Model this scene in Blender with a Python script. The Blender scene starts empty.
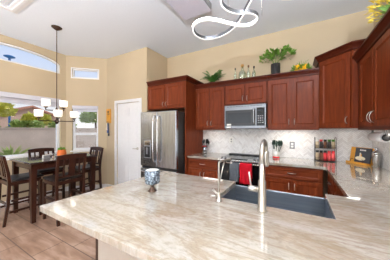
import bpy, bmesh, math, random
from mathutils import Vector, Matrix
from mathutils.geometry import tessellate_polygon
PI = math.pi
S = bpy.context.scene
COL = S.collection
random.seed(7)

# ------------------------------------------------------------------ camera
cd = bpy.data.cameras.new('camera'); cam = bpy.data.objects.new('camera', cd); COL.objects.link(cam)
cd.sensor_fit = 'HORIZONTAL'; cd.sensor_width = 36.0; cd.lens = 36.0 * 182 / 390
cd.clip_start = 0.02; cd.clip_end = 300
cam.location = (0, 0, 1.37); cam.rotation_euler = (PI / 2, 0, math.radians(29.3))
S.camera = cam

# ------------------------------------------------------------------ world, sun, exposure
W = bpy.data.worlds.new('sky'); S.world = W; W.use_nodes = True
wn = W.node_tree; wn.nodes.clear()
wo = wn.nodes.new('ShaderNodeOutputWorld'); wb = wn.nodes.new('ShaderNodeBackground')
tc = wn.nodes.new('ShaderNodeTexCoord'); sx = wn.nodes.new('ShaderNodeSeparateXYZ'); cr = wn.nodes.new('ShaderNodeValToRGB')
wn.links.new(tc.outputs['Generated'], sx.inputs[0]); wn.links.new(sx.outputs['Z'], cr.inputs[0])
wn.links.new(cr.outputs[0], wb.inputs[0]); wn.links.new(wb.outputs[0], wo.inputs[0])
cr.color_ramp.elements[0].position = 0.0; cr.color_ramp.elements[0].color = (1.0, 0.98, 0.95, 1)
cr.color_ramp.elements[1].position = 0.35; cr.color_ramp.elements[1].color = (0.56, 0.70, 0.98, 1)
wb.inputs[1].default_value = 1.0
sl = bpy.data.lights.new('sun', 'SUN'); sl.energy = 1.3; sl.angle = 0.02; sl.color = (1.0, 0.93, 0.84)
so = bpy.data.objects.new('sun', sl); COL.objects.link(so)
so.rotation_euler = Vector((-0.62, -0.25, -0.80)).to_track_quat('-Z', 'Y').to_euler()
# fill light added behind the viewpoint, standing in for daylight through added doors
al = bpy.data.lights.new('patio_door_daylight', 'AREA'); al.shape = 'RECTANGLE'; al.size = 4.6; al.size_y = 2.3; al.energy = 95; al.color = (0.86, 0.93, 1.0)
ao = bpy.data.objects.new('patio_door_daylight', al); COL.objects.link(ao); ao.location = (-1.8, -3.75, 1.25); ao.rotation_euler = (math.radians(100), 0, 0)
S.view_settings.view_transform = 'Standard'; S.view_settings.look = 'None'
S.view_settings.gamma = 1.0; S.view_settings.use_curve_mapping = False
S.view_settings.exposure = 0.0

# ------------------------------------------------------------------ material helpers
def srgb(r, g, b):
    f = lambda c: (c / 255 / 12.92) if c <= 10 else ((c / 255 + 0.055) / 1.055) ** 2.4
    return (f(r), f(g), f(b), 1)

class N:
    def __init__(s, name):
        s.m = bpy.data.materials.new(name); s.m.use_nodes = True; s.t = s.m.node_tree
        s.b = s.t.nodes['Principled BSDF']
        s.tc = s.t.nodes.new('ShaderNodeTexCoord')
    def L(s, a, b): s.t.links.new(a, b)
    def val(s, sock, v):
        if hasattr(v, 'is_output'): s.L(v, sock)
        else: sock.default_value = v
    def math(s, op, a, b=0.0, c=0.0):
        n = s.t.nodes.new('ShaderNodeMath'); n.operation = op
        for i, v in enumerate((a, b, c)): s.val(n.inputs[i], v)
        return n.outputs[0]
    def mapping(s, scale=(1, 1, 1), rot=(0, 0, 0), loc=(0, 0, 0)):
        n = s.t.nodes.new('ShaderNodeMapping'); s.L(s.tc.outputs['Object'], n.inputs[0])
        n.inputs['Scale'].default_value = scale; n.inputs['Rotation'].default_value = rot; n.inputs['Location'].default_value = loc
        return n.outputs[0]
    def noise(s, vec, scale=5, detail=4, rough=.55, dist=0):
        n = s.t.nodes.new('ShaderNodeTexNoise'); s.L(vec, n.inputs['Vector'])
        n.inputs['Scale'].default_value = scale; n.inputs['Detail'].default_value = detail
        n.inputs['Roughness'].default_value = rough; n.inputs['Distortion'].default_value = dist
        return n.outputs['Fac']
    def ramp(s, fac, stops):
        n = s.t.nodes.new('ShaderNodeValToRGB'); s.L(fac, n.inputs[0]); e = n.color_ramp.elements
        while len(e) < len(stops): e.new(.5)
        for i, (p, c) in enumerate(stops): e[i].position = p; e[i].color = c
        return n.outputs[0]
    def mix(s, fac, a, b, mode='MIX'):
        n = s.t.nodes.new('ShaderNodeMix'); n.data_type = 'RGBA'; n.blend_type = mode
        s.val(n.inputs[0], fac); s.val(n.inputs[6], a); s.val(n.inputs[7], b)
        return n.outputs[2]
    def bump(s, h, strength=.2, dist=.01):
        n = s.t.nodes.new('ShaderNodeBump'); n.inputs['Strength'].default_value = strength; n.inputs['Distance'].default_value = dist
        s.L(h, n.inputs['Height']); s.L(n.outputs[0], s.b.inputs['Normal'])
    def set(s, color=None, rough=None, metal=None, spec=None, coat=None):
        if color is not None: s.val(s.b.inputs['Base Color'], color)
        if rough is not None: s.val(s.b.inputs['Roughness'], rough)
        if metal is not None: s.b.inputs['Metallic'].default_value = metal
        if spec is not None: s.b.inputs['Specular IOR Level'].default_value = spec
        if coat is not None: s.b.inputs['Coat Weight'].default_value = coat; s.b.inputs['Coat Roughness'].default_value = .12
        return s.m

def plain(name, col, rough=.5, metal=0, spec=.5, var=.06, scale=20, coat=None):
    """a paint / plastic / metal with a faint procedural unevenness"""
    n = N(name); f = n.noise(n.mapping(), scale, 3)
    dk = tuple(c * (1 - var) for c in col[:3]) + (1,); lt = tuple(min(1, c * (1 + var)) for c in col[:3]) + (1,)
    return n.set(n.ramp(f, [(.3, dk), (.7, lt)]), rough, metal, spec, coat)

def emit(name, col, strength):
    n = N(name); n.set((1, 1, 1, 1), .4)
    n.b.inputs['Emission Color'].default_value = col; n.b.inputs['Emission Strength'].default_value = strength
    return n.m

def mk_wood(name, a, b, rough=.35, coat=.3, axis='z'):
    n = N(name); sc = {'z': (14, 14, 1.2), 'x': (1.2, 14, 14), 'y': (14, 1.2, 14)}[axis]
    f = n.noise(n.mapping(sc), 3, 5, .6, .4); g = n.noise(n.mapping((1, 1, 1)), 2.5, 2)
    c = n.ramp(f, [(.25, a), (.75, b)])
    c = n.mix(n.math('MULTIPLY', g, .35), c, a)
    return n.set(c, rough, 0, .12, coat)

def mk_paint_wall():
    n = N('tan_wall_paint'); f = n.noise(n.mapping(), 60, 3)
    n.bump(f, .15, .002)
    return n.set(n.ramp(n.noise(n.mapping(), 1.5, 2), [(.3, srgb(192, 174, 146)), (.7, srgb(198, 180, 152))]), .75, 0, .3)

def mk_counter():
    n = N('quartzite')
    f = n.noise(n.mapping((1, 1.8, 1), (0, 0, math.radians(3))), 2.1, 10, .7, .7)
    g = n.noise(n.mapping((.8, 3.6, 1), (0, 0, math.radians(5)), (3, 1, 0)), 1.9, 9, .68, .6)
    h = n.noise(n.mapping((6, 11, 1)), 6, 6, .7, .5)
    base = n.ramp(f, [(.30, srgb(148, 136, 120)), (.45, srgb(171, 166, 158)), (.54, srgb(160, 152, 141)), (.70, srgb(142, 125, 105))])
    vein = n.ramp(g, [(.44, (0, 0, 0, 1)), (.50, (1, 1, 1, 1)), (.54, (0, 0, 0, 1))])
    c = n.mix(n.math("MULTIPLY", vein, .5), base, srgb(132, 108, 80))
    c = n.mix(n.math('MULTIPLY', n.ramp(h, [(.5, (0, 0, 0, 1)), (.62, (1, 1, 1, 1))]), .35), c, srgb(122, 108, 94))
    return n.set(c, .035, 0, .9, .6)

def mk_chevron():
    n = N('chevron_mosaic'); s = n.t.nodes.new('ShaderNodeSeparateXYZ'); n.L(n.tc.outputs['Object'], s.inputs[0])
    h = n.math('SUBTRACT', s.outputs['X'], s.outputs['Y']); P = .11
    u = n.math('DIVIDE', h, P); fu = n.math('FRACT', n.math('ADD', u, 100)); col = n.math('FLOOR', n.math('MULTIPLY', n.math('ADD', u, 100), 2))
    tri = n.math('ABSOLUTE', n.math('SUBTRACT', fu, .5))
    v = n.math('DIVIDE', n.math('ADD', s.outputs['Z'], n.math('MULTIPLY', tri, P * .9)), .03)
    fv = n.math('FRACT', v); row = n.math('FLOOR', v)
    wn_ = n.t.nodes.new('ShaderNodeTexWhiteNoise'); wn_.noise_dimensions = '2D'
    cb = n.t.nodes.new('ShaderNodeCombineXYZ'); n.L(row, cb.inputs[0]); n.L(col, cb.inputs[1]); n.L(cb.outputs[0], wn_.inputs['Vector'])
    c = n.ramp(wn_.outputs['Value'], [(0, srgb(214, 212, 212)), (.35, srgb(236, 235, 235)), (.8, srgb(240, 240, 240)), (1, srgb(216, 212, 210))])
    c = n.mix(n.math('MULTIPLY', n.noise(n.mapping(), 22, 4), .3), c, srgb(196, 193, 192))
    g1 = n.math('LESS_THAN', fv, .1); g2 = n.math('LESS_THAN', n.math('ABSOLUTE', n.math('SUBTRACT', n.math('FRACT', n.math('MULTIPLY', fu, 2)), .5)), -.1)
    c = n.mix(n.math('MULTIPLY', n.math('MAXIMUM', g1, g2), .8), c, srgb(176, 170, 166))
    return n.set(c, .28, 0, .5)

def mk_floor():
    n = N('floor_tile'); b = n.t.nodes.new('ShaderNodeTexBrick')
    n.L(n.mapping((1, 1, 1), (0, 0, 0), (2.29, -.85, 0)), b.inputs['Vector'])
    b.offset = .35; b.inputs['Scale'].default_value = 1; b.inputs['Brick Width'].default_value = .62; b.inputs['Row Height'].default_value = .31
    b.inputs['Mortar Size'].default_value = .005; b.inputs['Mortar Smooth'].default_value = .2
    b.inputs['Color1'].default_value = srgb(172, 138, 116); b.inputs['Color2'].default_value = srgb(152, 118, 98); b.inputs['Mortar'].default_value = srgb(96, 74, 62)
    f = n.noise(n.mapping((1.4, 6, 1)), 1.8, 4, .55, .5)
    c = n.mix(.5, b.outputs['Color'], n.ramp(f, [(.36, srgb(96, 70, 56)), (.5, srgb(146, 118, 100)), (.64, srgb(190, 166, 150))]))
    c = n.mix(b.outputs['Fac'], c, srgb(92, 72, 60))
    return n.set(c, .32, 0, .5)

def mk_steel(name, a, b, rough=.28, stretch=(30, 30, .6)):
    n = N(name); f = n.noise(n.mapping(stretch), 3, 4)
    return n.set(n.ramp(f, [(.3, a), (.7, b)]), rough, 1.0)

def mk_glass(name, tint=(1, 1, 1, 1), refl=.06):
    n = N(name); t = n.t; t.nodes.remove(n.b)
    tr = t.nodes.new('ShaderNodeBsdfTransparent'); gl = t.nodes.new('ShaderNodeBsdfGlossy'); mx = t.nodes.new('ShaderNodeMixShader')
    tr.inputs[0].default_value = tint; gl.inputs['Roughness'].default_value = .02
    fr = t.nodes.new('ShaderNodeLayerWeight'); fr.inputs[0].default_value = .15
    out = t.nodes['Material Output']
    m = n.math('ADD', n.math('MULTIPLY', fr.outputs['Facing'], refl * 3), refl)
    n.L(m, mx.inputs[0]); n.L(tr.outputs[0], mx.inputs[1]); n.L(gl.outputs[0], mx.inputs[2]); n.L(mx.outputs[0], out.inputs[0])
    return n.m

M = {}
M['wall'] = mk_paint_wall()
M['ceiling'] = plain('ceiling_paint', srgb(236, 242, 251), .85, 0, .2, .015, 40)
M['white'] = plain('white_trim_paint', srgb(236, 236, 238), .4, 0, .4, .02)
M['white2'] = plain('white_plastic', srgb(240, 238, 232), .35, 0, .4, .02)
M['floor'] = mk_floor()
M['counter'] = mk_counter()
M['cherry'] = mk_wood('cherry_wood', srgb(84, 34, 17), srgb(136, 62, 31), .36, 0.02)
M['cherry_x'] = mk_wood('cherry_wood_rail', srgb(80, 32, 16), srgb(128, 58, 29), .4, .05, 'x')
M['cherry_dark'] = mk_wood('cherry_crown', srgb(62, 21, 10), srgb(88, 34, 17), .38, .08, 'x')
M['toe'] = plain('dark_toe_board', srgb(44, 20, 14), .6)
M['espresso'] = mk_wood('espresso_wood', srgb(42, 22, 16), srgb(66, 36, 26), .3, .4)
M['espresso_top'] = mk_wood('espresso_table_top', srgb(52, 36, 30), srgb(74, 50, 42), .06, 1.0, 'y')
_b = M['espresso_top'].node_tree.nodes['Principled BSDF']; _b.inputs['Specular IOR Level'].default_value = 1.0; _b.inputs['Coat IOR'].default_value = 1.9
M['leather'] = plain('black_leather', srgb(28, 27, 29), .35, 0, .5, .1)
M['steel'] = mk_steel('brushed_steel', srgb(146, 152, 160), srgb(190, 196, 204), .25)
M['steel_h'] = mk_steel('brushed_steel_horizontal', srgb(112, 114, 118), srgb(134, 136, 140), .34, (.6, 30, 30))
M['sink'] = mk_steel('sink_steel', srgb(140, 148, 158), srgb(160, 167, 176), .4, (.5, 30, 30))
M['nickel'] = plain('brushed_nickel', srgb(190, 186, 180), .3, 1.0)
M['chrome'] = plain('chrome', srgb(220, 220, 222), .1, 1.0)
M['black'] = plain('black_plastic', srgb(18, 18, 20), .3, 0, .5, .1)
M['blackglass'] = plain('black_glass', srgb(12, 13, 15), .15, 0, .3, .1)
M['polished'] = plain('polished_steel', srgb(214, 212, 208), .22, 1.0)
M['greyglass'] = plain('microwave_window', srgb(44, 46, 50), .15, 0, .3, .05)
M['darkgrey'] = plain('dark_grey_enamel', srgb(44, 44, 46), .45)
M['grey'] = plain('grey_plastic', srgb(130, 132, 136), .4)
M['bronze'] = plain('oil_rubbed_bronze', srgb(70, 52, 42), .38, .7)
M['chev'] = mk_chevron()
M['redtowel'] = plain('red_towel', srgb(176, 22, 36), .95, 0, .1, .12, 60)
M['greytowel'] = plain('grey_towel', srgb(86, 90, 96), .95, 0, .1, .12, 60)
M['leaf'] = plain('leaf_green', srgb(104, 146, 54), .5, 0, .4, .35, 30)
M['leaf_dark'] = plain('leaf_dark_green', srgb(70, 120, 46), .5, 0, .4, .35, 30)
M['leaf_yellow'] = plain('leaf_yellow_green', srgb(222, 218, 104), .5, 0, .4, .2, 30)
M['flower'] = plain('yellow_petals', srgb(238, 176, 24), .6, 0, .3, .15, 30)
M['flower_pale'] = plain('pale_yellow_petals', srgb(240, 216, 84), .6, 0, .3, .15, 30)
M['terracotta'] = plain('orange_pot', srgb(214, 106, 34), .5)
M['plaster'] = plain('beige_panel_paint', srgb(178, 168, 158), .6, 0, .3, .02)
M['pane'] = mk_glass('window_glass', (1, 1, 1, 1), .015)
M['bottle'] = mk_glass('bottle_glass', (.93, .97, .92, 1), .16)
M['jar'] = mk_glass('jar_glass', (.9, .9, .9, 1), .12)
M['cork'] = plain('cork', srgb(196, 150, 88), .8)
M['led'] = emit('led_strip', (.93, .96, 1, 1), 22.0)
M['led_soft'] = emit('led_lens', (1, 1, 1, 1), 1.2)
M['shade'] = emit('lit_opal_glass', (1.0, .86, .66, 1), .62)
M['blind'] = plain('white_blind_fabric', srgb(214, 214, 224), .8, 0, .2, .02)
M['diffuser'] = plain('lavender_diffuser', srgb(214, 212, 226), .5, 0, .3, .02)
M['honey'] = plain('honey_wood', srgb(222, 158, 60), .5, 0, .4, .15, 12)
M['slate'] = plain('slate_print', srgb(62, 64, 72), .6)
M['cream'] = plain('cream_print', srgb(232, 220, 190), .6)
M['red'] = plain('red_plastic', srgb(206, 44, 48), .35)
M['pink'] = plain('pink_spice', srgb(226, 84, 84), .5)
M['spice_brown'] = plain('brown_spice', srgb(104, 62, 38), .7)
M['spice_tan'] = plain('tan_spice', srgb(190, 170, 140), .7)
M['spice_dark'] = plain('dark_spice', srgb(52, 44, 40), .7)
M['blue'] = plain('blue_plastic', srgb(60, 86, 140), .5)
M['paper'] = plain('paper_towel', srgb(232, 232, 234), .9, 0, .1, .03)
M['patio'] = plain('patio_concrete', srgb(206, 196, 186), .9, 0, .1, .08, 3)
M['block'] = plain('block_fence_paint', srgb(190, 174, 160), .9, 0, .1, .1, 2)
M['stucco'] = plain('pink_stucco', srgb(208, 176, 156), .9, 0, .1, .06, 3)
M['rooftile'] = plain('clay_roof_tile', srgb(190, 138, 116), .9, 0, .1, .2, 8)
M['vanblue'] = plain('sky_blue_paint', srgb(58, 128, 196), .5)
M['candle'] = plain('candle_wax', srgb(236, 232, 224), .5)
def mk_mosaic():
    n = N('mosaic_glass'); v = n.t.nodes.new('ShaderNodeTexVoronoi'); n.L(n.mapping(), v.inputs['Vector']); v.inputs['Scale'].default_value = 70
    c = n.ramp(v.outputs['Distance'], [(.1, srgb(160, 172, 182)), (.4, srgb(112, 126, 140)), (.7, srgb(62, 68, 76))])
    return n.set(c, .25, .2)
M['mosaic'] = mk_mosaic()

# ------------------------------------------------------------------ mesh helpers
def tag(o, label=None, cat=None, group=None, kind=None):
    if label: o['label'] = label
    if cat: o['category'] = cat
    if group: o['group'] = group
    if kind: o['kind'] = kind
    return o
def thing(name, label, cat, loc=(0, 0, 0), rz=0, group=None):
    o = bpy.data.objects.new(name, None); COL.objects.link(o); o.empty_display_size = .05
    o.location = loc; o.rotation_euler = (0, 0, rz); return tag(o, label, cat, group)
def build(name, bm, mat, parent=None, smooth=False, bevel=0, loc=None, rot=None):
    bmesh.ops.recalc_face_normals(bm, faces=bm.faces)
    if smooth:
        for f in bm.faces: f.smooth = True
    me = bpy.data.meshes.new(name); bm.to_mesh(me); bm.free()
    o = bpy.data.objects.new(name, me); COL.objects.link(o)
    for m in (mat if isinstance(mat, (list, tuple)) else [mat]): me.materials.append(M[m])
    if parent: o.parent = parent
    if loc: o.location = loc
    if rot: o.rotation_euler = rot
    if bevel:
        md = o.modifiers.new('bevel', 'BEVEL'); md.width = bevel; md.segments = 2; md.limit_method = 'ANGLE'; md.angle_limit = .7
    return o
def nb(): return bmesh.new()
def box(bm, x0, x1, y0, y1, z0, z1, mi=0, mat=None):
    vs = [bm.verts.new((x, y, z)) for x in (x0, x1) for y in (y0, y1) for z in (z0, z1)]
    if mat is not None:
        for v in vs: v.co = mat @ v.co
    fs = []
    for q in ((0, 1, 3, 2), (4, 6, 7, 5), (0, 4, 5, 1), (2, 3, 7, 6), (0, 2, 6, 4), (1, 5, 7, 3)):
        f = bm.faces.new([vs[i] for i in q]); f.material_index = mi; fs.append(f)
    return fs
def prism(bm, pts, z0, z1, mi=0, tf=None):
    tf = tf or (lambda x, y, z: (x, y, z))
    a = [bm.verts.new(tf(x, y, z0)) for x, y in pts]; b = [bm.verts.new(tf(x, y, z1)) for x, y in pts]; n = len(pts)
    fs = [bm.faces.new(a[::-1]), bm.faces.new(b)]
    for i in range(n): fs.append(bm.faces.new([a[i], a[(i + 1) % n], b[(i + 1) % n], b[i]]))
    for f in fs: f.material_index = mi
def lathe(bm, prof, seg=20, c=(0, 0, 0), mi=0, tf=None):
    """prof: list of (r,z) from one end to the other; ends are capped when r>0"""
    rings = []
    for r, z in prof:
        ring = []
        for k in range(seg):
            p = Vector((c[0] + r * math.cos(2 * PI * k / seg), c[1] + r * math.sin(2 * PI * k / seg), c[2] + z))
            if tf is not None: p = tf @ p
            ring.append(bm.verts.new(p))
        rings.append(ring)
    for a, b in zip(rings, rings[1:]):
        for k in range(seg):
            f = bm.faces.new([a[k], a[(k + 1) % seg], b[(k + 1) % seg], b[k]]); f.material_index = mi; f.smooth = True
    for ring in (rings[0], rings[-1]):
        f = bm.faces.new(ring); f.material_index = mi
def tube(bm, pts, rad, seg=8, mi=0, closed=False):
    pts = [Vector(p) for p in pts]; n = len(pts)
    rad = rad if isinstance(rad, (list, tuple)) else [rad] * n
    rings = []; up = None
    for i, p in enumerate(pts):
        a = pts[i - 1] if (i > 0 or closed) else p; b = pts[(i + 1) % n] if (i < n - 1 or closed) else p
        t = (b - a).normalized()
        if up is None: up = Vector((0, 0, 1)) if abs(t.z) < .9 else Vector((1, 0, 0))
        x = t.cross(up).normalized(); y = x.cross(t).normalized(); up = y
        rings.append([bm.verts.new(p + (x * math.cos(2 * PI * k / seg) + y * math.sin(2 * PI * k / seg)) * rad[i]) for k in range(seg)])
    rng = range(n) if closed else range(n - 1)
    for i in rng:
        a, b = rings[i], rings[(i + 1) % n]
        for k in range(seg):
            f = bm.faces.new([a[k], a[(k + 1) % seg], b[(k + 1) % seg], b[k]]); f.smooth = True; f.material_index = mi
    if not closed:
        bm.faces.new(rings[0][::-1]).material_index = mi; bm.faces.new(rings[-1]).material_index = mi
def bar(bm, p, q, w, h, mi=0, up=Vector((0, 0, 1))):
    """square bar from p to q"""
    p = Vector(p); q = Vector(q); t = (q - p); L = t.length; t.normalize()
    if abs(t.dot(up)) > .95: up = Vector((0, 1, 0))
    x = t.cross(up).normalized(); y = x.cross(t)
    m = Matrix((x, y, t)).transposed().to_4x4(); m.translation = p
    box(bm, -w / 2, w / 2, -h / 2, h / 2, 0, L, mi, m)
def smooth_path(pts, n=6):
    pts = [Vector(p) for p in pts]; out = []
    for i in range(len(pts) - 1):
        p0 = pts[max(i - 1, 0)]; p1 = pts[i]; p2 = pts[i + 1]; p3 = pts[min(i + 2, len(pts) - 1)]
        for k in range(n):
            t = k / n
            out.append(.5 * ((2 * p1) + (p2 - p0) * t + (2 * p0 - 5 * p1 + 4 * p2 - p3) * t * t + (3 * p1 - p0 - 3 * p2 + p3) * t ** 3))
    out.append(pts[-1]); return out
def copy_tree(o, parent=None):
    c = o.copy(); COL.objects.link(c)
    if parent: c.parent = parent
    for ch in list(o.children): copy_tree(ch, c)
    return c

# ================================================================== SETTING
H = 3.05; XR = .92; YB = 3.40; XL = -4.53; T = .14
def struct(name, bm, mat, **k): return tag(build(name, bm, mat, **k), kind='structure')
bm = nb(); prism(bm, [(XL - T, -3.6), (XR + T, -3.6), (XR + T, YB + T), (-2.65 - T, YB + T), (-2.65 - T, 2.73 + T), (-3.98, 2.73 + T), (XL - T, 2.22)], -.12, 0); struct('floor', bm, 'floor')
bm = nb(); prism(bm, [(XL - T, -3.6), (XR + T, -3.6), (XR + T, YB + T), (-2.65 - T, YB + T), (-2.65 - T, 2.73 + T), (-3.98, 2.73 + T), (XL - T, 2.22)], H, H + .3); struct('ceiling', bm, 'ceiling')
bm = nb(); box(bm, -2.65, XR, YB, YB + T, 0, H); struct('wall_back', bm, 'wall')
bm = nb(); box(bm, XR, XR + T, -3.6, YB + T, 0, H); struct('wall_right', bm, 'wall')
bm = nb(); box(bm, -2.65 - T, -2.65, 2.73, YB + T, 0, H); struct('wall_fridge_side', bm, 'wall')
# wall with the arched window (x = XL), window opening and arch opening
AY0, AY1, AZ0, AZ1 = .66, 2.04, .86, 2.05
RZ0, RZS, RZP = 2.60, 2.77, 2.935
def arc(y):
    t = (y - (AY0 + AY1) / 2) / ((AY1 - AY0) / 2); return RZS + (RZP - RZS) * math.sqrt(max(0, 1 - t * t * .98))
bm = nb(); a, b = XL - T, XL
box(bm, a, b, -3.6, 2.15, 0, AZ0); box(bm, a, b, -3.6, AY0, AZ0, H); box(bm, a, b, AY1, 2.15, AZ0, H); box(bm, a, b, AY0, AY1, AZ1, RZ0)
ys = [AY0 + (AY1 - AY0) * k / 24 for k in range(25)]
prism(bm, [(AY0, H)] + [(y, arc(y)) for y in ys] + [(AY1, H)], a, b, tf=lambda x, y, z: (z, x, y))
struct('wall_left', bm, 'wall')
# angled bay wall in its own frame
BA = math.atan2(.58, .61); BL = math.hypot(.58, .61); BP = (XL, 2.15, 0)
def bayobj(o): o.location = BP; o.rotation_euler = (0, 0, BA); return o
bw = (.12, .655)
bm = nb(); box(bm, -.0, bw[0], 0, T, 0, H); box(bm, bw[1], BL + .0, 0, T, 0, H)
for z0, z1 in ((0, .905), (1.93, 2.565), (2.765, H)): box(bm, bw[0], bw[1], 0, T, z0, z1)
bayobj(struct('wall_bay', bm, 'wall'))
# unseen rear wall of the living area; glass doors added for fill daylight
bm = nb(); box(bm, XL, -4.2, -3.6, -3.6 + T, 0, H); box(bm, .6, XR, -3.6, -3.6 + T, 0, H); box(bm, -4.2, .6, -3.6, -3.6 + T, 2.45, H); struct('wall_rear', bm, 'wall')
bm = nb()
for k in range(5): x = -4.2 + 1.19 * k; box(bm, x, x + .04, -3.56, -3.50, 0, 2.45)
box(bm, -4.2, .6, -3.56, -3.50, 2.41, 2.45); box(bm, -4.2, .6, -3.56, -3.50, 0, .04); struct('door_2', bm, 'white')
# pantry door wall
DX0, DX1, DZ = -3.56, -2.85, 1.965
bm = nb(); y0, y1 = 2.73, 2.73 + T
box(bm, -3.92, DX0, y0, y1, 0, H); box(bm, DX1, -2.65 - T, y0, y1, 0, H); box(bm, DX0, DX1, y0, y1, DZ, H)
struct('wall_pantry', bm, 'wall')
# door: six raised panels, casing, hinges, lever
bm = nb(); dw = DX1 - DX0; box(bm, DX0 + .004, DX1 - .004, 2.745, 2.78, .008, DZ - .004)
for (cx, hw) in ((DX0 + dw * .28, .125), (DX0 + dw * .72, .125)):
    for z0, z1 in ((.22, .80), (.98, 1.56), (1.66, 1.86)):
        # sunk frame made from four slim bars around a raised field
        w = .012
        box(bm, cx - hw, cx + hw, 2.739, 2.746, z0, z0 + w); box(bm, cx - hw, cx + hw, 2.739, 2.746, z1 - w, z1)
        box(bm, cx - hw, cx - hw + w, 2.739, 2.746, z0 + w, z1 - w); box(bm, cx + hw - w, cx + hw, 2.739, 2.746, z0 + w, z1 - w)
        box(bm, cx - hw + .04, cx + hw - .04, 2.738, 2.746, z0 + .04, z1 - .04)
door = struct('door_1', bm, 'white')
bm = nb(); c_ = .065
box(bm, DX0 - c_, DX0, 2.712, 2.729, 0, DZ + c_); box(bm, DX1, DX1 + c_, 2.712, 2.729, 0, DZ + c_); box(bm, DX0, DX1, 2.712, 2.729, DZ, DZ + c_)
build('door_casing', bm, 'white', door, bevel=.004)
bm = nb(); lathe(bm, [(.028, 0), (.028, .008), (.012, .01), (.012, .045)], 16, tf=Matrix.Translation((DX1 - .07, 2.744, .98)) @ Matrix.Rotation(PI / 2, 4, 'X'))
tube(bm, smooth_path([(DX1 - .07, 2.70, .98), (DX1 - .1, 2.695, .98), (DX1 - .17, 2.70, .977)], 4), .009)
build('door_handle', bm, 'nickel', door)
for z in (.25, 1.0, 1.75):
    bm = nb(); tube(bm, [(DX0 + .002, 2.738, z - .045), (DX0 + .002, 2.738, z + .045)], .006); build('hinge', bm, 'nickel', door)
# baseboards
def base(name, bmf): bm = nb(); bmf(bm); return struct(name, bm, 'white')
base('baseboard_left', lambda bm: box(bm, XL, XL + .014, -3.5, 2.14, 0, .1))
bayobj(base('baseboard_bay', lambda bm: box(bm, .01, BL - .005, -.014, 0, 0, .1)))
base('baseboard_pantry', lambda bm: box(bm, -3.905, DX0 - c_, 2.716, 2.73, 0, .1))
base('baseboard_side', lambda bm: box(bm, DX1 + c_, -2.66, 2.716, 2.73, 0, .1))

# windows -------------------------------------------------
def rect_frame(bm, tf, u0, u1, z0, z1, w, d0, d1):
    for a_, b_, c1, c2 in ((u0, u1, z0, z0 + w), (u0, u1, z1 - w, z1), (u0, u0 + w, z0 + w, z1 - w), (u1 - w, u1, z0 + w, z1 - w)):
        vs = []; tf(bm, a_, b_, d0, d1, c1, c2)
tfA = lambda bm, u0, u1, d0, d1, z0, z1: box(bm, XL - d1, XL - d0, u0, u1, z0, z1)
tfB = lambda bm, u0, u1, d0, d1, z0, z1: box(bm, u0, u1, d0, d1, z0, z1)
bm = nb(); rect_frame(bm, tfA, AY0, AY1, AZ0, AZ1, .05, .04, .10)
w1 = struct('window_1', bm, 'white', bevel=.004)
bm = nb(); tfA(bm, AY0 + .05, AY1 - .05, .066, .072, AZ0 + .05, AZ1 - .05); build('pane', bm, 'pane', w1)
bm = nb(); tfA(bm, AY0 - .04, AY1 + .03, -.03, .04, AZ0 - .03, AZ0 - .001); build('window_sill', bm, 'white', w1, bevel=.004)
# arched transom
bm = nb(); tfA(bm, AY0, AY1, .04, .10, RZ0, RZ0 + .035)
for k in range(24):
    ya, yb = ys[k], ys[k + 1]
    prism(bm, [(ya, arc(ya) - .03), (yb, arc(yb) - .03), (yb, arc(yb)), (ya, arc(ya))], XL - .10, XL - .04, tf=lambda x, y, z: (z, x, y))
tfA(bm, AY0, AY0 + .03, .04, .1, RZ0, RZS + .02); tfA(bm, AY1 - .03, AY1, .04, .1, RZ0, RZS + .02)
w2 = struct('window_2', bm, 'white')
bm = nb(); prism(bm, [(AY0 + .03, RZ0 + .035)] + [(y, arc(y) - .03) for y in ys[1:-1]] + [(AY1 - .03, RZ0 + .035)], XL - .072, XL - .066, tf=lambda x, y, z: (z, x, y)); build('pane', bm, 'pane', w2)
# bay window and its small transom
bm = nb(); rect_frame(bm, tfB, bw[0], bw[1], .905, 1.93, .035, .04, .10); box(bm, bw[0] + .035, bw[1] - .035, .045, .095, 1.27, 1.31)
rect_frame(bm, tfB, bw[0] + .035, bw[1] - .035, .94, 1.27, .018, .05, .07)
w3 = bayobj(struct('window_3', bm, 'white', bevel=.003))
bm = nb(); box(bm, bw[0] + .035, bw[1] - .035, .075, .08, .94, 1.27); box(bm, bw[0] + .035, bw[1] - .035, .075, .08, 1.31, 1.895); build('pane', bm, 'pane', w3)
bm = nb(); box(bm, bw[0] - .03, bw[1] + .03, -.03, .04, .875, .904); build('window_sill', bm, 'white', w3, bevel=.004)
bm = nb(); rect_frame(bm, tfB, bw[0], bw[1], 2.565, 2.765, .022, .03, .09); w4 = bayobj(struct('window_4', bm, 'white'))
bm = nb(); box(bm, bw[0] + .022, bw[1] - .022, .055, .06, 2.587, 2.743); build('pane', bm, 'pane', w4)
bm = nb(); rect_frame(bm, tfB, bw[0] - .02, bw[1] + .02, 2.545, 2.785, .02, -.012, 0); build('window_casing', bm, 'white', w4)
# blinds
t = thing('roller_blind', 'long white roller blind across the top of the wide left window', 'blind')
bm = nb(); box(bm, XL - .035, XL + .03, AY0 + .005, AY1 - .005, 1.955, 2.045); build('valance', bm, 'blind', t, bevel=.008)
bm = nb(); box(bm, XL - .03, XL - .027, AY0 + .02, AY1 - .02, 1.875, 1.955); box(bm, XL - .035, XL - .022, AY0 + .02, AY1 - .02, 1.862, 1.876); build('blind_fabric', bm, 'blind', t)
t = thing('roller_blind', 'short white roller blind atop the narrow window in the angled wall', 'blind', BP, BA)
bm = nb(); box(bm, bw[0] + .005, bw[1] - .005, -.025, .035, 1.85, 1.925); build('valance', bm, 'blind', t, bevel=.008)
bm = nb(); box(bm, bw[0] + .015, bw[1] - .015, .02, .023, 1.80, 1.85); box(bm, bw[0] + .015, bw[1] - .015, .014, .028, 1.79, 1.80); build('blind_fabric', bm, 'blind', t)

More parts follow.
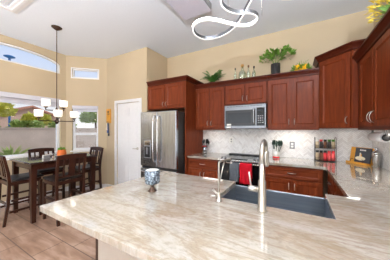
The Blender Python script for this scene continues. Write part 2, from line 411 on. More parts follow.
# ================================================================== CABINETS
def panel_door(bm, x0, x1, z0, z1, y=0.0, th=.02, fw=.052):
    """raised-frame door with a sunk, bevelled centre field; front at y-th"""
    yf = y - th; yi = yf + .009
    o = [(x0, z0), (x1, z0), (x1, z1), (x0, z1)]
    i1 = [(x0 + fw, z0 + fw), (x1 - fw, z0 + fw), (x1 - fw, z1 - fw), (x0 + fw, z1 - fw)]
    g = fw + .014
    i2 = [(x0 + g, z0 + g), (x1 - g, z0 + g), (x1 - g, z1 - g), (x0 + g, z1 - g)]
    A = [bm.verts.new((p[0], yf, p[1])) for p in o]; B = [bm.verts.new((p[0], yf, p[1])) for p in i1]
    C_ = [bm.verts.new((p[0], yi, p[1])) for p in i2]; D = [bm.verts.new((p[0], y, p[1])) for p in o]
    for k in range(4):
        j = (k + 1) % 4
        bm.faces.new([A[k], A[j], B[j], B[k]]); bm.faces.new([B[k], B[j], C_[j], C_[k]]); bm.faces.new([D[k], D[j], A[j], A[k]])
    bm.faces.new(C_); bm.faces.new(D[::-1])
def pull(parent, x, z, L=.085, horizontal=False, y=-.02, out=.028, r=.0055):
    bm = nb(); pts = []
    for k in range(9):
        t = k / 8; s_ = (t - .5) * L; d_ = -out * math.sin(PI * t) ** .55
        pts.append((x + s_, y + d_, z) if horizontal else (x, y + d_, z + s_))
    tube(bm, pts, r, 8); return build('handle', bm, 'nickel', parent)
def crown(parent, x0, x1, z, depth, h=.08, out=.055, left_ret=False, right_ret=False):
    """crown moulding, sloped profile; front along x, optional returns"""
    bm = nb()
    prof = [(0.0, 0), (-.018, 0), (-.022, .02), (-out + .012, h - .022), (-out, h - .018), (-out, h), (0.0, h)]
    xa = x0 - (out if left_ret else 0); xb = x1 + (out if right_ret else 0)
    def sec(x, side):
        k = 0
        vs = []
        for (py, pz) in prof:
            xx = x
            if side == 'l' and left_ret: xx = x0 + py
            if side == 'r' and right_ret: xx = x1 - py
            vs.append(bm.verts.new((xx, py, z + pz)))
        return vs
    a_ = sec(x0, 'l'); b_ = sec(x1, 'r'); n = len(prof)
    for i in range(n): bm.faces.new([a_[i], a_[(i + 1) % n], b_[(i + 1) % n], b_[i]])
    for ret, s0, sgn in ((left_ret, a_, 1), (right_ret, b_, -1)):
        if ret:
            e = [bm.verts.new((v.co.x, depth, v.co.z)) for v in s0]
            for i in range(n): bm.faces.new([s0[i], s0[(i + 1) % n], e[(i + 1) % n], e[i]])
            bm.faces.new(e)
        else: bm.faces.new(s0)
    box(bm, x0, x1, .001, depth, z, z + h * .55)
    return build('crown_molding', bm, 'cherry_dark', parent)
def rail_strip(parent, x0, x1, z):  # light rail under uppers
    bm = nb(); box(bm, x0, x1, -.004, .012, z - .022, z); return build('light_rail', bm, 'cherry_x', parent)
def upper(label, loc, rz, w, depth, z0, z1, doors, group=None, crown_ret=(False, False), handles=True, hz=.1, crown_h=.08, railing=True, fill=0):
    t = thing('wall_cabinet', label, 'cabinet', loc, rz, group)
    bm = nb(); box(bm, 0, w, 0, depth, z0, z1); build('cabinet_body', bm, 'cherry', t, bevel=.002)
    wd = (w - fill) / doors
    for k in range(doors):
        x0, x1 = fill + k * wd + .012, fill + (k + 1) * wd - .006
        if k == doors - 1: x1 = w - .012
        if k > 0: x0 = fill + k * wd + .006
        bm = nb(); panel_door(bm, x0, x1, z0 + .012, z1 - .02); dd = build('door', bm, 'cherry', t)
        if handles:
            hx = (x1 - .03) if (k % 2 == 0 and doors > 1) or (doors == 1) else (x0 + .03)
            pull(dd, hx, z0 + hz)
    crown(t, 0, w, z1, depth, crown_h, left_ret=crown_ret[0], right_ret=crown_ret[1])
    if railing: rail_strip(t, 0, w, z0)
    return t
FY = 3.07
upper('two-door cherry wall cabinet between the fridge enclosure and the microwave', (-1.709, FY, 0), 0, .604, YB - FY - .002, 1.392, 2.15, 2)
upper('short two-door cherry cabinet directly above the microwave', (-1.104, FY, 0), 0, .693, YB - FY - .002, 1.80, 2.15, 2, railing=False)
upper('two-door cherry wall cabinet right of the microwave, under the leafy plant in a dark pot', (-.410, FY, 0), 0, .678, YB - FY - .002, 1.392, 2.15, 2)
# fridge enclosure: cabinet above + tall end panel
t = upper('deep two-door cherry cabinet above the refrigerator', (-2.60, 2.72, 0), 0, .868, YB - 2.72 - .002, 1.765, 2.24, 2, railing=False, crown_ret=(False, False), hz=.09)
t = thing('end_panel', 'tall cherry side panel beside the refrigerator', 'cabinet panel')
bm = nb(); box(bm, -1.731, -1.711, 2.72, YB - .002, 0, 2.24); build('panel', bm, 'cherry', t)
bm = nb()
prof = [(0, 0), (.018, 0), (.022, .02), (.043, .058), (.055, .062), (.055, .08), (0, .08)]
a_ = [bm.verts.new((-1.711 + p, 2.72 - p, 2.24 + q)) for p, q in prof]; b_ = [bm.verts.new((-1.711 + p, YB - .002, 2.24 + q)) for p, q in prof]
a0 = [bm.verts.new((-1.731, 2.72 - p, 2.24 + q)) for p, q in prof]
for i in range(len(prof)):
    j = (i + 1) % len(prof); bm.faces.new([a_[i], a_[j], b_[j], b_[i]]); bm.faces.new([a0[i], a0[j], a_[j], a_[i]])
bm.faces.new(b_); bm.faces.new(a0); build('crown_molding', bm, 'cherry_dark', t)
# diagonal corner cabinet, taller
ctop = 2.32
t = thing('corner_cabinet', 'tall diagonal cherry corner cabinet, single door, above the spice rack', 'cabinet')
pent = [(.27, YB - .002), (.27, 3.085), (.575, 2.78), (XR - .002, 2.78), (XR - .002, YB - .002)]
bm = nb(); prism(bm, pent, 1.392, ctop); build('cabinet_body', bm, 'cherry', t)
bm = nb(); L = .431; panel_door(bm, .02, L - .02, 1.404, ctop - .02)
dd = build('door', bm, 'cherry', t, loc=(.27, 3.085, 0), rot=(0, 0, -PI / 4)); pull(dd, L - .055, 1.49)
bm = nb(); prof = [(0, 0), (.018, 0), (.022, .02), (.043, .058), (.055, .062), (.055, .08), (0, .08)]
path = [((.27, YB - .002), (-1, 0)), ((.27, 3.085), (-1, -.4142)), ((.575, 2.78), (-.4142, -1)), ((XR - .002, 2.78), (0, -1))]
rings = [[bm.verts.new((p[0] + n_[0] * o_, p[1] + n_[1] * o_, ctop + q)) for o_, q in prof] for p, n_ in path]
for r0, r1 in zip(rings, rings[1:]):
    for i in range(len(prof)): j = (i + 1) % len(prof); bm.faces.new([r0[i], r0[j], r1[j], r1[i]])
bm.faces.new(rings[0]); bm.faces.new(rings[-1]); prism(bm, pent, ctop + .001, ctop + .04); build('crown_molding', bm, 'cherry_dark', t)
# right wall cabinets (facing -X)
RX = .62
t = upper('long two-door cherry cabinet on the right wall, above the paper towel roll', (RX, 2.778, 0), -PI / 2, .958, XR - RX - .002, 1.392, 2.15, 2, fill=.12, handles=False)
dl = [c for c in t.children if c.name.startswith('door')]
pull(dl[0], .12 + .419 - .035, 1.49, L=.11, out=.032, r=.0036); pull(dl[1], .12 + .419 + .035, 1.49, L=.11, out=.032, r=.0036)
upper('cherry wall cabinet at the near end of the right wall', (RX, 1.818, 0), -PI / 2, .62, XR - RX - .002, 1.392, 2.15, 2)

# base cabinets -----------------------------------------------------
def base_cab(label, loc, rz, w, depth, layout, z1=.876, group=None):
    """layout: list of columns (width, 'DD' doors + drawer | 'ST' stack of drawers)"""
    t = thing('base_cabinet', label, 'cabinet', loc, rz, group)
    bm = nb(); box(bm, 0, w, 0, depth, .1, z1); build('cabinet_body', bm, 'cherry', t)
    bm = nb(); box(bm, 0, w, .06, depth, 0, .1); build('toe_kick', bm, 'toe', t)
    x = 0
    for cw, kind in layout:
        if kind == 'DD':
            bm = nb(); panel_door(bm, x + .015, x + cw - .015, z1 - .165, z1 - .02, fw=.03); dr = build('drawer', bm, 'cherry_x', t); pull(dr, x + cw / 2, z1 - .09, .1, True)
            for k in range(2):
                x0 = x + .015 + k * (cw / 2 - .01); x1 = x0 + cw / 2 - .02
                bm = nb(); panel_door(bm, x0, x1, .115, z1 - .18); dd = build('door', bm, 'cherry', t)
                pull(dd, x1 - .03 if k == 0 else x0 + .03, z1 - .27)
        elif kind == 'ST':
            n = 4; hh = (z1 - .12) / n
            for k in range(n):
                bm = nb(); panel_door(bm, x + .012, x + cw - .012, .115 + k * hh, .105 + (k + 1) * hh - .005, fw=.028); dr = build('drawer', bm, 'cherry_x', t)
                pull(dr, x + cw / 2, .11 + (k + .5) * hh, .09, True)
        x += cw
    return t
base_cab('cherry base cabinet with a drawer over two doors between fridge and range', (-1.709, 2.80, 0), 0, .584, YB - 2.80 - .015, [(.584, 'DD')])
base_cab('cherry base cabinet with a drawer over two doors right of the range', (-.415, 2.80, 0), 0, .70, YB - 2.80 - .015, [(.70, 'DD')])
base_cab('cherry base run along the right wall with drawers at the inner corner', (.345, 2.79, 0), -PI / 2, 1.185, XR - .345 - .015, [(.05, ''), (.42, 'ST'), (.70, 'DD')])
# peninsula base
t = thing('peninsula_base', 'peninsula body under the stone counter, beige painted back panel', 'kitchen peninsula')
bm = nb(); box(bm, -1.19, XR - .004, .76, .84, 0, .876); build('back_panel', bm, 'plaster', t)
bm = nb(); box(bm, -1.18, -.51, .842, 1.56, .1, .876); box(bm, -.51, .21, .842, 1.56, .1, .6); box(bm, .21, XR - .004, .842, 1.56, .1, .876); build('cabinet_body', bm, 'cherry', t)
bm = nb(); box(bm, -1.205, -1.186, .755, .775, 0, .876); build('corner_trim', bm, 'bronze', t)
bm = nb(); box(bm, -1.15, .30, .9, 1.50, 0, .1); build('toe_kick', bm, 'toe', t)

# ---------------------------------------------------------------- countertops
CZ0, CZ1 = .877, .91
pts = []
for k in range(5): a_ = PI + k * PI / 8; pts.append((-1.352 + .014 * math.cos(a_), .514 + .014 * math.sin(a_)))
pts += [(XR - .002, .50), (XR - .002, YB - .014), (-.425, YB - .014), (-.425, 2.765), (.31, 2.765), (.31, 1.60), (.175, 1.60), (.175, 1.17), (-.48, 1.17), (-.48, 1.60)]
for k in range(5): a_ = PI / 2 + k * PI / 8; pts.append((-1.27 + .03 * math.cos(a_), 1.57 + .03 * math.sin(a_)))
bm = nb(); n_ = len(pts); lo_ = [bm.verts.new((p[0], p[1], CZ0)) for p in pts]; hi_ = [bm.verts.new((p[0], p[1], CZ1)) for p in pts]
for tri in tessellate_polygon([[Vector((p[0], p[1], 0)) for p in pts]]):
    bm.faces.new([lo_[i] for i in tri]); bm.faces.new([hi_[i] for i in tri])
for i in range(n_): bm.faces.new([lo_[i], lo_[(i + 1) % n_], hi_[(i + 1) % n_], hi_[i]])
o = build('countertop', bm, 'counter', bevel=.004); tag(o, 'large pale quartzite counter with tan veins, peninsula and right run', 'countertop')
bm = nb(); box(bm, -1.709, -1.128, 2.765, YB - .014, CZ0, CZ1); o = build('countertop', bm, 'counter', bevel=.004); tag(o, 'short stone counter between fridge panel and range', 'countertop')
# backsplash
bm = nb(); box(bm, -1.709, XR - .012, YB - .011, YB - .001, .91, 1.392); o = build('backsplash', bm, 'chev'); tag(o, 'grey and white chevron tile backsplash behind the range', 'backsplash')
bm = nb(); box(bm, XR - .011, XR - .001, .5, YB - .012, .911, 1.392); o = build('backsplash', bm, 'chev'); tag(o, 'chevron tile backsplash on the right wall behind the shaker', 'backsplash')

# ---------------------------------------------------------------- sink
t = thing('farmhouse_sink', 'wide stainless apron-front sink set into the peninsula', 'sink')
bm = nb(); x0, x1, y0, y1, zt, zb = -.495, .19, 1.155, 1.625, .875, .645; w = .014
box(bm, x0, x1, y0, y1, zb - w, zb)
box(bm, x0, x0 + w, y0, y1, zb, zt); box(bm, x1 - w, x1, y0, y1, zb, zt); box(bm, x0 + w, x1 - w, y0, y0 + w, zb, zt); box(bm, x0 + w, x1 - w, y1 - .02, y1, zb, zt)
build('basin', bm, 'sink', t, bevel=.004)
bm = nb(); lathe(bm, [(.045, 0), (.045, .004), (.03, .002), (.01, .002)], 20, (-.15, 1.38, zb)); build('drain', bm, 'chrome', t)

# ---------------------------------------------------------------- faucet
t = thing('kitchen_faucet', 'tall brushed nickel pull-down faucet behind the sink', 'faucet', (-.174, 1.088, CZ1))
bm = nb(); lathe(bm, [(.026, 0), (.026, .006), (.0225, .01), (.0215, .17), (.0165, .178), (.0155, .27)], 20); build('body', bm, 'nickel', t)
bm = nb(); pts = [(0, 0, .26), (0, 0, .34)]
for k in range(9):
    a_ = PI - k * PI / 8; pts.append((0, .075 + .075 * math.cos(a_), .34 + .052 * math.sin(a_)))
pts += [(0, .155, .31)]
tube(bm, pts, [.0155, .0145] + [.0125] * 9 + [.0125], 14); build('spout', bm, 'nickel', t)
bm = nb(); lathe(bm, [(.013, 0), (.017, .012), (.018, .09), (.015, .1)], 16, (0, .156, .225)); build('spray_head', bm, 'nickel', t)
bm = nb(); tf = Matrix.Translation((0, 0, .12)) @ Matrix.Rotation(math.radians(-90), 4, 'Y'); lathe(bm, [(.017, .018), (.017, .07), (.014, .076)], 16, tf=tf)
tube(bm, [(-.06, 0, .13), (-.066, 0, .17), (-.072, -.004, .215)], [.006, .0055, .005]); build('lever', bm, 'nickel', t)
# filtered water tap
t = thing('water_tap', 'small slim filtered-water tap at the left corner of the sink', 'faucet', (-.442, 1.105, CZ1))
bm = nb(); lathe(bm, [(.02, 0), (.02, .005), (.012, .01), (.011, .05), (.008, .055)], 16); build('base', bm, 'nickel', t)
bm = nb(); tube(bm, smooth_path([(0, 0, .05), (0, 0, .15), (0, 0, .235), (.004, .012, .253), (.02, .07, .255), (.035, .13, .247), (.038, .14, .225)], 5), .0065, 10)
tube(bm, [(.002, .004, .12), (.01, .03, .19), (.017, .055, .252)], .0045, 8); build('spout', bm, 'nickel', t)
for sgn in (-1, 1):
    bm = nb(); tube(bm, [(0, 0, .03), (-.024, .012 * sgn - .006, .042 + .008 * sgn), (-.046, .018 * sgn - .01, .05 + .016 * sgn)], [.006, .006, .0075], 8); build('lever', bm, 'nickel', t)

# ---------------------------------------------------------------- refrigerator
FX0, FX1, FF = -2.565, -1.75, 2.48
t = thing('refrigerator', 'stainless french-door refrigerator with water dispenser', 'refrigerator')
bm = nb(); box(bm, FX0 + .01, FX1 - .005, FF + .075, 3.30, .02, 1.685); build('body', bm, 'darkgrey', t, bevel=.004)
mid = (FX0 + FX1) / 2 - .005; zs = .70
def fdoor(x0, x1, z0, z1, name='door'):
    bm = nb(); box(bm, x0, x1, FF, FF + .07, z0, z1); return build(name, bm, ['steel'], t, bevel=.01)
dl = fdoor(FX0, mid - .002, zs + .01, 1.70); dr = fdoor(mid + .002, FX1, zs + .01, 1.70)
fz = fdoor(FX0, FX1, .06, zs - .03, 'freezer_drawer')
bm = nb(); box(bm, FX0 + .015, FX1 - .012, FF + .03, FF + .074, zs - .028, zs + .008); build('gap_seal', bm, 'black', t)
def fhandle(parent, x):
    bm = nb(); z0, z1 = .80, 1.62; pts = [(x, FF + .002, z0), (x, FF - .04, z0 + .03), (x, FF - .052, z0 + .15), (x, FF - .056, (z0 + z1) / 2), (x, FF - .052, z1 - .15), (x, FF - .04, z1 - .03), (x, FF + .002, z1)]
    tube(bm, smooth_path(pts, 4), .013, 10); build('handle', bm, 'chrome', parent)
fhandle(dl, mid - .05); fhandle(dr, mid + .05)
bm = nb(); z = zs - .085; tube(bm, smooth_path([(FX0 + .07, FF + .002, z), (FX0 + .085, FF - .045, z), (mid, FF - .055, z), (FX1 - .085, FF - .045, z), (FX1 - .07, FF + .002, z)], 5), .013, 10); build('handle', bm, 'chrome', fz)
bm = nb(); box(bm, FX0 + .09, FX0 + .255, FF - .004, FF + .002, .86, 1.19); disp = build('water_dispenser', bm, 'grey', dl)
bm = nb(); box(bm, FX0 + .105, FX0 + .24, FF - .007, FF - .004, .875, 1.07); build('dispenser_recess', bm, 'black', disp)
bm = nb(); box(bm, FX0 + .105, FX0 + .24, FF - .007, FF - .004, 1.09, 1.175); build('display', bm, 'chrome', disp)
bm = nb(); box(bm, FX0 + .155, FX0 + .19, FF - .016, FF - .007, .93, 1.05); build('paddle', bm, 'grey', disp)

# ---------------------------------------------------------------- range
RX0, RX1, RF = -1.122, -.430, 2.765
t = thing('range', 'slide-in electric range with black glass cooktop and oven door', 'range')
bm = nb(); box(bm, RX0, RX1, RF + .03, 3.375, .05, .895); build('body', bm, 'darkgrey', t)
bm = nb(); box(bm, RX0 - .0, RX1 + .0, RF + .10, 3.34, .896, .915); build('cooktop', bm, 'blackglass', t, bevel=.003)
for cx, cy, r in ((-.95, 2.98, .09), (-.62, 2.98, .075), (-.95, 3.2, .07), (-.62, 3.2, .09)):
    bm = nb(); tube(bm, [(cx + r * math.cos(k * PI / 12), cy + r * math.sin(k * PI / 12), .9155) for k in range(24)], .0015, 4, closed=True); build('burner_ring', bm, 'grey', t)
bm = nb(); prism(bm, [(RF - .02, .885), (RF + .10, .885), (RF + .10, .918), (RF + .05, .918), (RF - .02, .905)], RX0, RX1, tf=lambda a, b, c: (c, a, b)); cp = build('control_panel', bm, 'polished', t, bevel=.003)
for kx in (-1.06, -1.0, -.55, -.49):
    bm = nb(); tf = Matrix.Translation((kx, RF + .02, .908)) @ Matrix.Rotation(math.radians(25), 4, 'X'); lathe(bm, [(.021, 0), (.021, .012), (.016, .03), (.014, .032)], 16, tf=tf); build('knob', bm, 'steel', cp)
bm = nb(); box(bm, -.92, -.66, RF + .02, RF + .075, .905, .9215); build('display', bm, 'blackglass', cp)
bm = nb(); box(bm, RX0 + .01, RX1 - .01, 3.27, 3.37, .916, .935); build('rear_vent', bm, 'black', t, bevel=.004)
bm = nb(); box(bm, RX0 + .005, RX1 - .005, RF - .012, RF + .028, .26, .88); od = build('oven_door', bm, 'blackglass', t, bevel=.004)
bm = nb(); hz = .862
tube(bm, [(RX0 + .04, RF - .062, hz), (RX1 - .04, RF - .062, hz)], .012, 10)
for hx in (RX0 + .07, RX1 - .07): tube(bm, [(hx, RF - .062, hz), (hx, RF - .01, hz)], .008, 8)
build('handle', bm, 'polished', od)
bm = nb(); box(bm, RX0 + .005, RX1 - .005, RF - .008, RF + .028, .06, .25); build('storage_drawer', bm, 'steel_h', t, bevel=.004)
def towel(name, label, mat, x0, x1, z0, back):
    bm = nb(); n = 14; rows = []
    prof = [(RF - .03 + .002, back), (RF - .036, (back + hz) / 2), (RF - .044, hz)]
    for k in range(7): a_ = k * PI / 6; prof.append((RF - .062 + .0155 * math.cos(a_), hz + .0155 * math.sin(a_)))
    for k in range(1, 8): prof.append((RF - .0795 - .001 * k, hz + (z0 - hz) * k / 7))
    for j, (y, z) in enumerate(prof):
        fr = max(0, (hz - z) / .3)
        rows.append([bm.verts.new((x0 + (x1 - x0) * i / n + .004 * math.sin(z * 30), y - (.006 * fr * math.sin(i * 1.35 + x0 * 9) if j > 8 else -.0), z + .004 * fr * math.sin(i * .7))) for i in range(n + 1)])
    for a_, b_ in zip(rows, rows[1:]):
        for i in range(n): bm.faces.new([a_[i], a_[i + 1], b_[i + 1], b_[i]])
    o = build(name, bm, mat, smooth=True); md = o.modifiers.new('thick', 'SOLIDIFY'); md.thickness = .004; md.offset = 1
    return tag(o, label, 'towel')
towel('dish_towel', 'dark grey dish towel hanging on the oven handle', 'greytowel', -.90, -.76, .59, .66)
towel('dish_towel', 'bright red dish towel hanging on the oven handle', 'redtowel', -.745, -.572, .58, .66)

# ---------------------------------------------------------------- microwave
MX0, MX1, MF = -1.095, -.42, 2.995
t = thing('microwave', 'stainless over-range microwave with black control panel', 'microwave')
bm = nb(); box(bm, MX0, MX1, MF + .03, YB - .012, 1.395, 1.785); build('body', bm, 'darkgrey', t)
bm = nb(); box(bm, MX0, MX1, MF, MF + .028, 1.395, 1.785); fr = build('front_panel', bm, 'steel_h', t, bevel=.004)
bm = nb(); box(bm, MX0 + .02, MX1 - .16, MF - .008, MF - .001, 1.44, 1.70); dd = build('door', bm, 'black', t)
bm = nb(); box(bm, MX0 + .06, MX1 - .225, MF - .0105, MF - .0085, 1.485, 1.655); build('door_window', bm, 'greyglass', dd)
bm = nb(); box(bm, MX1 - .14, MX1 - .02, MF - .008, MF - .001, 1.44, 1.725); cp = build('control_panel', bm, 'blackglass', t)
bm = nb()
for r in range(4):
    for c in range(3): box(bm, MX1 - .122 + c * .031, MX1 - .101 + c * .031, MF - .0095, MF - .0085, 1.48 + r * .035, 1.496 + r * .035)
build('buttons', bm, 'grey', cp)
bm = nb(); box(bm, MX1 - .12, MX1 - .045, MF - .0095, MF - .0085, 1.665, 1.695); build('display', bm, 'greyglass', cp)
bm = nb(); hx = MX1 - .178; tube(bm, smooth_path([(hx, MF, 1.46), (hx, MF - .035, 1.475), (hx, MF - .042, 1.58), (hx, MF - .035, 1.70), (hx, MF, 1.715)], 4), .011, 10); build('handle', bm, 'steel', dd)
bm = nb()
for k in range(12): box(bm, MX0 + .05 + k * .048, MX0 + .088 + k * .048, MF - .0015, MF + .001, 1.755, 1.765)
build('vent_slots', bm, 'darkgrey', fr)
bm = nb(); box(bm, MX0 + .035, MX0 + .11, MF - .0015, MF, 1.403, 1.43); box(bm, MX0 + .045, MX0 + .12, MF - .0095, MF - .0085, 1.445, 1.475); build('energy_sticker', bm, 'white2', fr)

# ================================================================== DINING NOOK
t = thing('dining_table', 'dark espresso counter-height dining table by the wide window', 'table', (-3.735, 1.625, 0))
TX, TY, TZ = .395, .51, .895
bm = nb(); box(bm, -TX, TX, -TY, TY, TZ - .03, TZ); build('tabletop', bm, 'espresso_top', t, bevel=.005)
bm = nb()
for s_ in (-1, 1):
    box(bm, s_ * (TX - .06) - .011, s_ * (TX - .06) + .011, -TY + .09, TY - .09, TZ - .12, TZ - .031)
    box(bm, -TX + .09, TX - .09, s_ * (TY - .06) - .011, s_ * (TY - .06) + .011, TZ - .12, TZ - .031)
build('apron', bm, 'espresso', t)
for sx_ in (-1, 1):
    for sy_ in (-1, 1):
        bm = nb(); cx, cy = sx_ * (TX - .06), sy_ * (TY - .06); w = .034
        vs = []
        for zz, ww in ((0, .027), (.6, .034), (TZ - .031, .036)):
            vs.append([bm.verts.new((cx + a_ * ww, cy + b_ * ww, zz)) for a_, b_ in ((-1, -1), (1, -1), (1, 1), (-1, 1))])
        for r0, r1 in zip(vs, vs[1:]):
            for k in range(4): bm.faces.new([r0[k], r0[(k + 1) % 4], r1[(k + 1) % 4], r1[k]])
        bm.faces.new(vs[0][::-1]); bm.faces.new(vs[-1]); build('leg', bm, 'espresso', t, bevel=.003)
# chair: local frame, faces +y, back at y = -.2
def make_chair(label):
    t = thing('dining_chair', label, 'chair', group='counter-height chairs around the dining table'); W_, D_ = .19, .19; SZ = .62
    for s_ in (-1, 1):
        bm = nb(); x = s_ * W_
        bar(bm, (x, D_ - .01, 0), (x, D_ - .01, SZ - .045), .036, .036); build('leg', bm, 'espresso', t, bevel=.002)
        bm = nb(); pth = [(x, -D_ - .055, 0), (x, -D_ - .012, .30), (x, -D_, .6), (x, -D_ - .012, .75), (x, -D_ - .06, 1.0)]
        sec = [[bm.verts.new((px_ + a_ * .017, py_ + b_ * (.019 if 0 < k < 4 else .015), pz_)) for a_, b_ in ((-1, -1), (1, -1), (1, 1), (-1, 1))] for k, (px_, py_, pz_) in enumerate(pth)]
        for r0, r1 in zip(sec, sec[1:]):
            for k in range(4): bm.faces.new([r0[k], r0[(k + 1) % 4], r1[(k + 1) % 4], r1[k]])
        bm.faces.new(sec[0][::-1]); bm.faces.new(sec[-1]); build('rear_leg', bm, 'espresso', t, bevel=.002)
    bm = nb(); w = W_ - .02
    box(bm, -w, w, D_ - .02, D_ + .002, SZ - .06, SZ - .008); box(bm, -w, w, -D_ - .008, -D_ + .014, SZ - .06, SZ - .008)
    for s_ in (-1, 1): box(bm, s_ * W_ - .011, s_ * W_ + .011, -D_ + .02, D_ - .03, SZ - .06, SZ - .008)
    build('seat_frame', bm, 'espresso', t)
    bm = nb(); box(bm, -W_ - .012, W_ + .012, -D_ + .022, D_ + .03, SZ - .007, SZ + .03); build('seat_cushion', bm, 'leather', t, bevel=.014)
    for (p, q) in (((-w, D_ - .01, .22), (w, D_ - .01, .22)), ((-w, -D_ - .022, .30), (w, -D_ - .022, .30)), ((-W_, -D_ - .0, .18), (-W_, D_ - .028, .18)), ((W_, -D_ - .0, .18), (W_, D_ - .028, .18)), ((-W_, -D_ + .02, .34), (-W_, D_ - .028, .34)), ((W_, -D_ + .02, .34), (W_, D_ - .028, .34))):
        bm = nb(); bar(bm, p, q, .016, .03); build('stretcher', bm, 'espresso', t)
    def back_y(z): return -D_ - .012 - .048 * max(0, (z - .75)) / .25
    bm = nb()   # curved top rail
    n = 8
    vv = []
    for k in range(n + 1):
        x = -W_ - .018 + (2 * W_ + .036) * k / n; cv = -.02 * (1 - (x / (W_ + .018)) ** 2); ar = .014 * (1 - (x / (W_ + .018)) ** 2)
        vv.append([bm.verts.new((x, back_y(z_) + cv + dy, z_ + (ar if z_ > .95 else 0))) for z_, dy in ((.94, -.011), (.94, .011), (1.0, .011), (1.0, -.011))])
    for r0, r1 in zip(vv, vv[1:]):
        for k in range(4): bm.faces.new([r0[k], r0[(k + 1) % 4], r1[(k + 1) % 4], r1[k]])
    bm.faces.new(vv[0]); bm.faces.new(vv[-1]); build('top_rail', bm, 'espresso', t)
    bm = nb(); box(bm, -w, w, -D_ - .022, -D_ - .002, .665, .69); build('lower_rail', bm, 'espresso', t)
    for x, ww, in ((0, .044), (-.108, .011), (.108, .011)):
        bm = nb()
        ring = []
        for z_ in (.691, .80, .94):
            ring.append([bm.verts.new((x + a_ * ww, back_y(z_) - .008 + b_ * .007, z_)) for a_, b_ in ((-1, -1), (1, -1), (1, 1), (-1, 1))])
        for r0, r1 in zip(ring, ring[1:]):
            for k in range(4): bm.faces.new([r0[k], r0[(k + 1) % 4], r1[(k + 1) % 4], r1[k]])
        bm.faces.new(ring[0]); bm.faces.new(ring[-1]); build('splat', bm, 'espresso', t)
    return t
ch = make_chair('dark wooden chair tucked under the near side of the table, back turned to the kitchen')
ch.location = (-3.215, 1.50, 0); ch.rotation_euler = (0, 0, PI / 2)
for lab, x, y, rz in (('dark wooden chair at the left end of the table, cut by the photo edge', -3.80, 1.165, 0),
                      ('dark wooden chair between the table and the wide window', -4.15, 1.65, -PI / 2),
                      ('dark wooden chair at the far right end of the table, before the angled wall', -3.69, 2.09, PI)):
    c = copy_tree(ch); c['label'] = lab; c.location = (x, y, 0); c.rotation_euler = (0, 0, rz)

# things on the dining table
def leafblob(bm, c, n, spread, size, mi=0, up=.3, seed=1, droop=0.0, narrow=.35):
    rnd = random.Random(seed)
    for _ in range(n):
        th = rnd.uniform(0, 2 * PI); ph = rnd.uniform(-.2, 1) ; r = rnd.uniform(.35, 1) ** .6
        d_ = Vector((math.cos(th), math.sin(th), ph)).normalized()
        p = Vector(c) + Vector((d_.x * spread[0], d_.y * spread[1], d_.z * spread[2])) * r
        dr = (d_ + Vector((rnd.uniform(-.5, .5), rnd.uniform(-.5, .5), rnd.uniform(-.2, .6) + up - droop))).normalized()
        side = dr.cross(Vector((rnd.uniform(-1, 1), rnd.uniform(-1, 1), 1))).normalized(); nn = side.cross(dr)
        s_ = size * rnd.uniform(.6, 1.2)
        a_ = bm.verts.new(p); b_ = bm.verts.new(p + dr * s_ * .5 + side * s_ * narrow + nn * s_ * .08); c_v = bm.verts.new(p + dr * s_); e_ = bm.verts.new(p + dr * s_ * .5 - side * s_ * narrow + nn * s_ * .08)
        f1 = bm.faces.new([a_, b_, c_v]); f2 = bm.faces.new([a_, c_v, e_]); f1.material_index = f2.material_index = mi
def frond(bm, base, tip, w, n=9, lw=.02, mi=0, arch=.08, seed=0):
    """an arching fern frond with leaflets both sides"""
    base, tip = Vector(base), Vector(tip); rnd = random.Random(seed)
    pts = [base.lerp(tip, k / n) + Vector((0, 0, arch * math.sin(PI * min(1, k / n) * .8))) for k in range(n + 1)]
    tube(bm, pts, .0025, 4, mi)
    for k in range(1, n + 1):
        d_ = (pts[k] - pts[k - 1]).normalized(); s_ = d_.cross(Vector((0, 0, 1))).normalized(); L_ = w * (1 - .75 * abs(k / n - .35))
        for sg in (-1, 1):
            q = pts[k] + s_ * sg * L_ + d_ * L_ * .5 + Vector((0, 0, -.2 * L_)); m_ = (pts[k] + q) / 2
            a_ = bm.verts.new(pts[k]); b_ = bm.verts.new(m_ + d_ * lw); c_ = bm.verts.new(q); e_ = bm.verts.new(m_ - d_ * lw)
            bm.faces.new([a_, b_, c_, e_]).material_index = mi
TT = TZ + .001
t = thing('potted_succulent', 'orange pot with a small green succulent on the dining table', 'plant', (-3.51, 1.60, TT))
bm = nb(); lathe(bm, [(.045, 0), (.062, .025), (.068, .08), (.058, .128), (.062, .138), (.052, .138), (.05, .12)], 20); build('pot', bm, 'terracotta', t)
bm = nb(); lathe(bm, [(.050, .118), (.01, .124)], 16); build('soil', bm, 'spice_brown', t)
bm = nb(); leafblob(bm, (0, 0, .13), 60, (.035, .035, .03), .04, seed=3, up=.5); build('leaves', bm, 'leaf', t)
t = thing('napkin_holder', 'small white napkin holder on the dining table', 'napkin holder', (-3.665, 1.44, TT), .3)
bm = nb(); box(bm, -.015, -.01, -.055, .055, .005, .05); box(bm, .010, .015, -.055, .055, .005, .05); box(bm, -.018, .018, -.058, .058, 0, .005); build('holder', bm, 'grey', t)
bm = nb(); box(bm, -.009, .009, -.058, .058, .006, .06); build('napkins', bm, 'white2', t)
for lab, x, y, m_ in (('glass salt shaker left of the orange pot', -3.60, 1.51, 'spice_tan'), ('dark-capped pepper shaker nearest the orange pot', -3.57, 1.545, 'spice_dark')):
    t = thing('shaker', lab, 'shaker', (x, y, TT)); bm = nb(); lathe(bm, [(.016, 0), (.018, .01), (.014, .055)], 14); build('jar', bm, 'jar', t)
    bm = nb(); lathe(bm, [(.0125, .003), (.0125, .035)], 12); build('contents', bm, m_, t)
    bm = nb(); lathe(bm, [(.015, .056), (.014, .07), (.008, .075)], 14); build('lid', bm, 'chrome', t)

